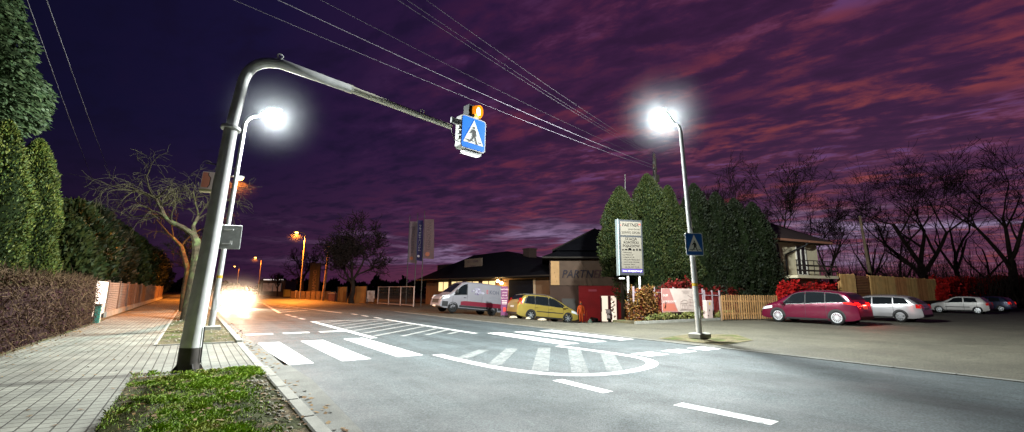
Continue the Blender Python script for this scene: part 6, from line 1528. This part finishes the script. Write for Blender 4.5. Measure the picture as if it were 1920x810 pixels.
for (u, v, z, lab) in ((62, 0, 8.2, 'left overhead wire beside the upper left conifer'), (98, 0, 8.4, 'left overhead wire, right one of two')):
    a = gp(u, v, z); e = ip(u + 135, 385, 62); a2 = a + (a - e) * .2; wire(lab, a2, e, .5, .010, m_wire, 'wires along the left side')

# ------------------------------------------------------------------ person in orange, hand truck, scooter, tyre heap
pp = at(1089, 35.6); pp.z = courtz(pp.x, pp.y)
per = thing('person', 'small person in orange work clothes and cap standing in front of the gold car', 'person', tuple(pp)); S_ = 1.58
fc = Vector((-.75, -.66, 0)); sd = Vector((-fc.y, fc.x, 0))
def bp(f, s, z): return pp + (fc * f + sd * s + Vector((0, 0, z))) * S_
def limb(nm, pts, rs, m, par=per): b = MB(); b.tube([bp(*p) for p in pts], [r * S_ for r in rs], 10); return b.build(nm, m, par, True)
m_orng = mat('orange_workwear', (.62, .10, .015), .75, var=.12, vscale=6); m_skin = mat('skin', (.42, .22, .14), .6); m_shoe = mat('dark_shoes', (.015, .012, .012), .6)
# one continuous body grown along a skeleton
sk_v = [(0, 0, .53, .085), (0, 0, .66, .085), (0, 0, .80, .085), (0, 0, .865, .035), (0, .055, .50, .060), (.01, .062, .28, .045), (0, .065, .06, .032), (.06, .075, .03, .028), (0, -.055, .50, .060), (.01, -.062, .28, .045), (0, -.065, .06, .032), (.06, -.075, .03, .028),
        (0, .105, .79, .042), (.0, .155, .63, .034), (.06, .150, .49, .026), (.08, .145, .43, .022), (0, -.105, .79, .042), (.0, -.165, .63, .034), (.05, -.16, .48, .026), (.07, -.155, .42, .022)]
sk_e = [(0, 1), (1, 2), (2, 3), (0, 4), (4, 5), (5, 6), (6, 7), (0, 8), (8, 9), (9, 10), (10, 11), (2, 12), (12, 13), (13, 14), (14, 15), (2, 16), (16, 17), (17, 18), (18, 19)]
me = bpy.data.meshes.new('body'); me.from_pydata([tuple(bp(a, c, z) - pp) for a, c, z, _ in sk_v], sk_e, []); ob = bpy.data.objects.new('body', me); COL.objects.link(ob)
md = ob.modifiers.new('skin', 'SKIN'); sv = me.skin_vertices[0].data
for i, (_, _, _, r) in enumerate(sk_v): sv[i].radius = (r * S_, r * S_); sv[i].use_root = (i == 0)
ob.modifiers.new('sub', 'SUBSURF').levels = 2; bpy.context.view_layer.update()
me2 = bpy.data.meshes.new_from_object(ob.evaluated_get(bpy.context.evaluated_depsgraph_get())); bpy.data.objects.remove(ob); me2.name = 'body'
me2.polygons.foreach_set('use_smooth', [True] * len(me2.polygons)); me2.materials.clear(); me2.materials.append(m_orng)
ob = bpy.data.objects.new('body', me2); COL.objects.link(ob); ob.parent = per
hdm = MB(); rings = []
for zz, r in ((-.075, .02), (-.055, .042), (-.02, .054), (.02, .056), (.05, .046), (.07, .02)): rings.append([bp(r * 1.12 * math.cos(a) + .008, r * .92 * math.sin(a), .94 + zz) for a in [2 * PI * i / 14 for i in range(14)]])
hdm.loft(rings); hdm.tube([bp(.06, 0, .945), bp(.078, 0, .925), bp(.066, 0, .915)], [.008, .012, .006], 6)
for s in (-1, 1): hdm.tube([bp(0, s * .05, .95), bp(0, s * .058, .935)], [.012, .01], 6)
hdm.build('head', m_skin, per, True)
ey = MB()
for s in (-1, 1): ey.tube([bp(.058, s * .02, .95), bp(.064, s * .02, .95)], .007, 6)
ey.build('eyes', m_shoe, per); cp = MB(); rings = []
for zz, r in ((.015, .060), (.05, .056), (.075, .03), (.08, .005)): rings.append([bp(r * 1.12 * math.cos(a) + .006, r * .95 * math.sin(a), .945 + zz) for a in [2 * PI * i / 14 for i in range(14)]])
cp.loft(rings); cp.poly([bp(.05, -.04, .968), bp(.11, -.03, .960), bp(.11, .03, .960), bp(.05, .04, .968)]); cp.build('cap', m_orng, per, 'auto')
for s in (-1, 1): limb('hand', [(.075, s * .147, .44), (.085, s * .147, .405), (.095, s * .145, .375)], [.022, .024, .012], m_skin); limb('shoe', [(-.03, s * .068, .02), (.04, s * .072, .022), (.10, s * .078, .015)], [.03, .032, .018], m_shoe)
# orange pole leaning beside the person
P = at(1099, 35.9); P.z = courtz(P.x, P.y); b = MB(); b.tube([(-.04, 0, 0), (0, 0, .5), (.03, 0, .98)], .022, 6); b.lathe([(.16, 0), (.16, .03), (.03, .05)], (-.04, 0, 0), n=10); o = b.build('marker_pole', mat('orange_pole', (.6, .18, .03), .6), None, 'auto'); o.location = P; tag(o, 'thin orange pole on a round foot right of the person in orange', 'pole')
# tyres on the ground
for i, (u, v, z, tl) in enumerate(((1111, 601, .10, 0), (1117, 600.5, .10, 0), (1113, 600, .30, .15))):
    P = at(u, 36 + .25 * i); P.z = courtz(P.x, P.y); b = MB(); b.lathe([(.16, -.09), (.27, -.095), (.30, -.05), (.30, .05), (.27, .095), (.16, .09), (.15, .0), (.16, -.09)], (0, 0, 0), n=20, cap=False); o = b.build('tyre', m_tyre, None, 'auto'); o.location = (P.x, P.y, P.z + z); o.rotation_euler = (tl, tl, 0)
    tag(o, ('black tyre lying on the ground right of the orange pole, left one', 'black tyre lying on the ground nearest the lit doorway', 'black tyre lying on top of the two others')[i], 'tyre', 'tyres lying by the red wall')
P = at(1106, 35.8); P.z = courtz(P.x, P.y); b = MB(); rings = []
for zz, r in ((0, .12), (.08, .19), (.2, .17), (.30, .07), (.33, .09)): rings.append([(r * math.cos(a) * (1 + .15 * math.sin(3 * a)), r * math.sin(a), zz) for a in [2 * PI * i / 12 for i in range(12)]])
b.loft(rings); o = b.build('sack', mat('pale_green_sack', (.25, .36, .27), .7, var=.3, vscale=8), None, True); o.location = P; tag(o, 'small pale green sack leaning on the tyres', 'sack')
# scooter parked in front of the lit doorway
P = at(1141, 36.2); P.z = courtz(P.x, P.y); t = thing('scooter', 'white and dark motor scooter parked in front of the lit doorway', 'scooter', tuple(P), rad(40)); Ls = dict(local=True)
for x in (-.52, .55):
    b = MB(); b.lathe([(.11, -.05), (.2, -.055), (.22, 0), (.2, .055), (.11, .05)], (x, 0, .22), 'Y', 18); b.build('wheel', m_tyre, t, 'auto', **Ls)
b = MB(); b.loft([[(-.62, -.13, .42), (-.62, .13, .42), (-.62, .11, .70), (-.62, -.11, .70)], [(-.2, -.17, .34), (-.2, .17, .34), (-.2, .15, .72), (-.2, -.15, .72)], [(.05, -.15, .24), (.05, .15, .24), (.05, .14, .34), (.05, -.14, .34)], [(.36, -.15, .24), (.36, .15, .24), (.36, .14, .32), (.36, -.14, .32)]]); b.build('body', mat('scooter_white', (.62, .58, .58), .4), t, 'auto', **Ls)
b = MB(); b.loft([[(.34, -.20, .26), (.34, .20, .26), (.38, .20, .26), (.38, -.20, .26)], [(.40, -.22, .6), (.40, .22, .6), (.50, .14, .6), (.50, -.14, .6)], [(.30, -.14, .92), (.30, .14, .92), (.42, .10, .94), (.42, -.10, .94)]]); b.build('leg_shield', mat('scooter_violet', (.16, .11, .18), .4), t, 'auto', **Ls)
b = MB(); b.bbox((-.34, 0, .77), (.62, .26, .12), .04); b.build('seat', m_black, t, 'auto', **Ls)
b = MB(); b.tube([(.52, 0, .24), (.42, 0, .7), (.34, 0, 1.0)], .03, 8); b.build('fork', m_frame, t, **Ls)
b = MB(); b.tube([(.24, -.33, 1.02), (.33, -.12, 1.03), (.33, .12, 1.03), (.24, .33, 1.02)], .02, 6); b.build('handlebar', m_black, t, True, **Ls)
b = MB(); b.lathe([(.02, -.02), (.09, 0), (.1, .04), (.06, .08)], (.40, 0, .93), 'X', 12); b.build('headlight', m_head, t, 'auto', **Ls)
b = MB(); b.bbox((-.72, 0, .92), (.34, .36, .30), .05); b.build('top_box', mat('scooter_box', (.55, .50, .50), .5, var=.5, vscale=9), t, 'auto', **Ls)
P2 = P + Vector((-.24, -.21, .83)); b = MB(); b.lathe([(.10, 0), (.15, .06), (.15, .14), (.09, .22), (.02, .25)], (0, 0, 0), n=14); o = b.build('helmet', mat('helmet_orange', (.7, .30, .03), .35), None, True); o.location = P2; tag(o, 'orange helmet resting on the scooter seat', 'helmet')
# ------------------------------------------------------------------ added balls of mist standing in for lens bloom around the lamps
mh = halo_mat('lamp_bloom', (.9, .95, 1.), BLOOMD)
for t_, c_ in ((lampL, HL), (lampR, HR)): bloom_mist(t_, c_ + Vector((0, 0, -.1)), 3.0, mh)
for s in (-.66, .66): pass
bloom_mist(onc_t, Vector((ox, oy - 3.2, .9)), 4.2, halo_mat('headlamp_bloom', (1., .9, .8), BLOOMH), (1.1, 1.0, .8))
for t_, hd_ in SOD[:3]: bloom_mist(t_, hd_ - Vector((0, 0, .1)), 2.4, halo_mat('sodium_bloom', (1., .9, .8), BLOOMD * 1.2))
# ------------------------------------------------------------------ render settings
sc.render.engine = 'CYCLES'
sc.view_settings.view_transform = 'Standard'; sc.view_settings.look = 'None'; sc.view_settings.exposure = 0; sc.view_settings.gamma = 1
cy_ = sc.cycles
cy_.use_denoising = True
try: cy_.denoiser = 'OPENIMAGEDENOISE'
except Exception: pass
cy_.max_bounces = 6; cy_.diffuse_bounces = 2; cy_.glossy_bounces = 3; cy_.transmission_bounces = 2; cy_.volume_bounces = 0
cy_.sample_clamp_indirect = 4; cy_.caustics_reflective = False; cy_.caustics_refractive = False
cy_.use_light_tree = True
sc.render.film_transparent = False
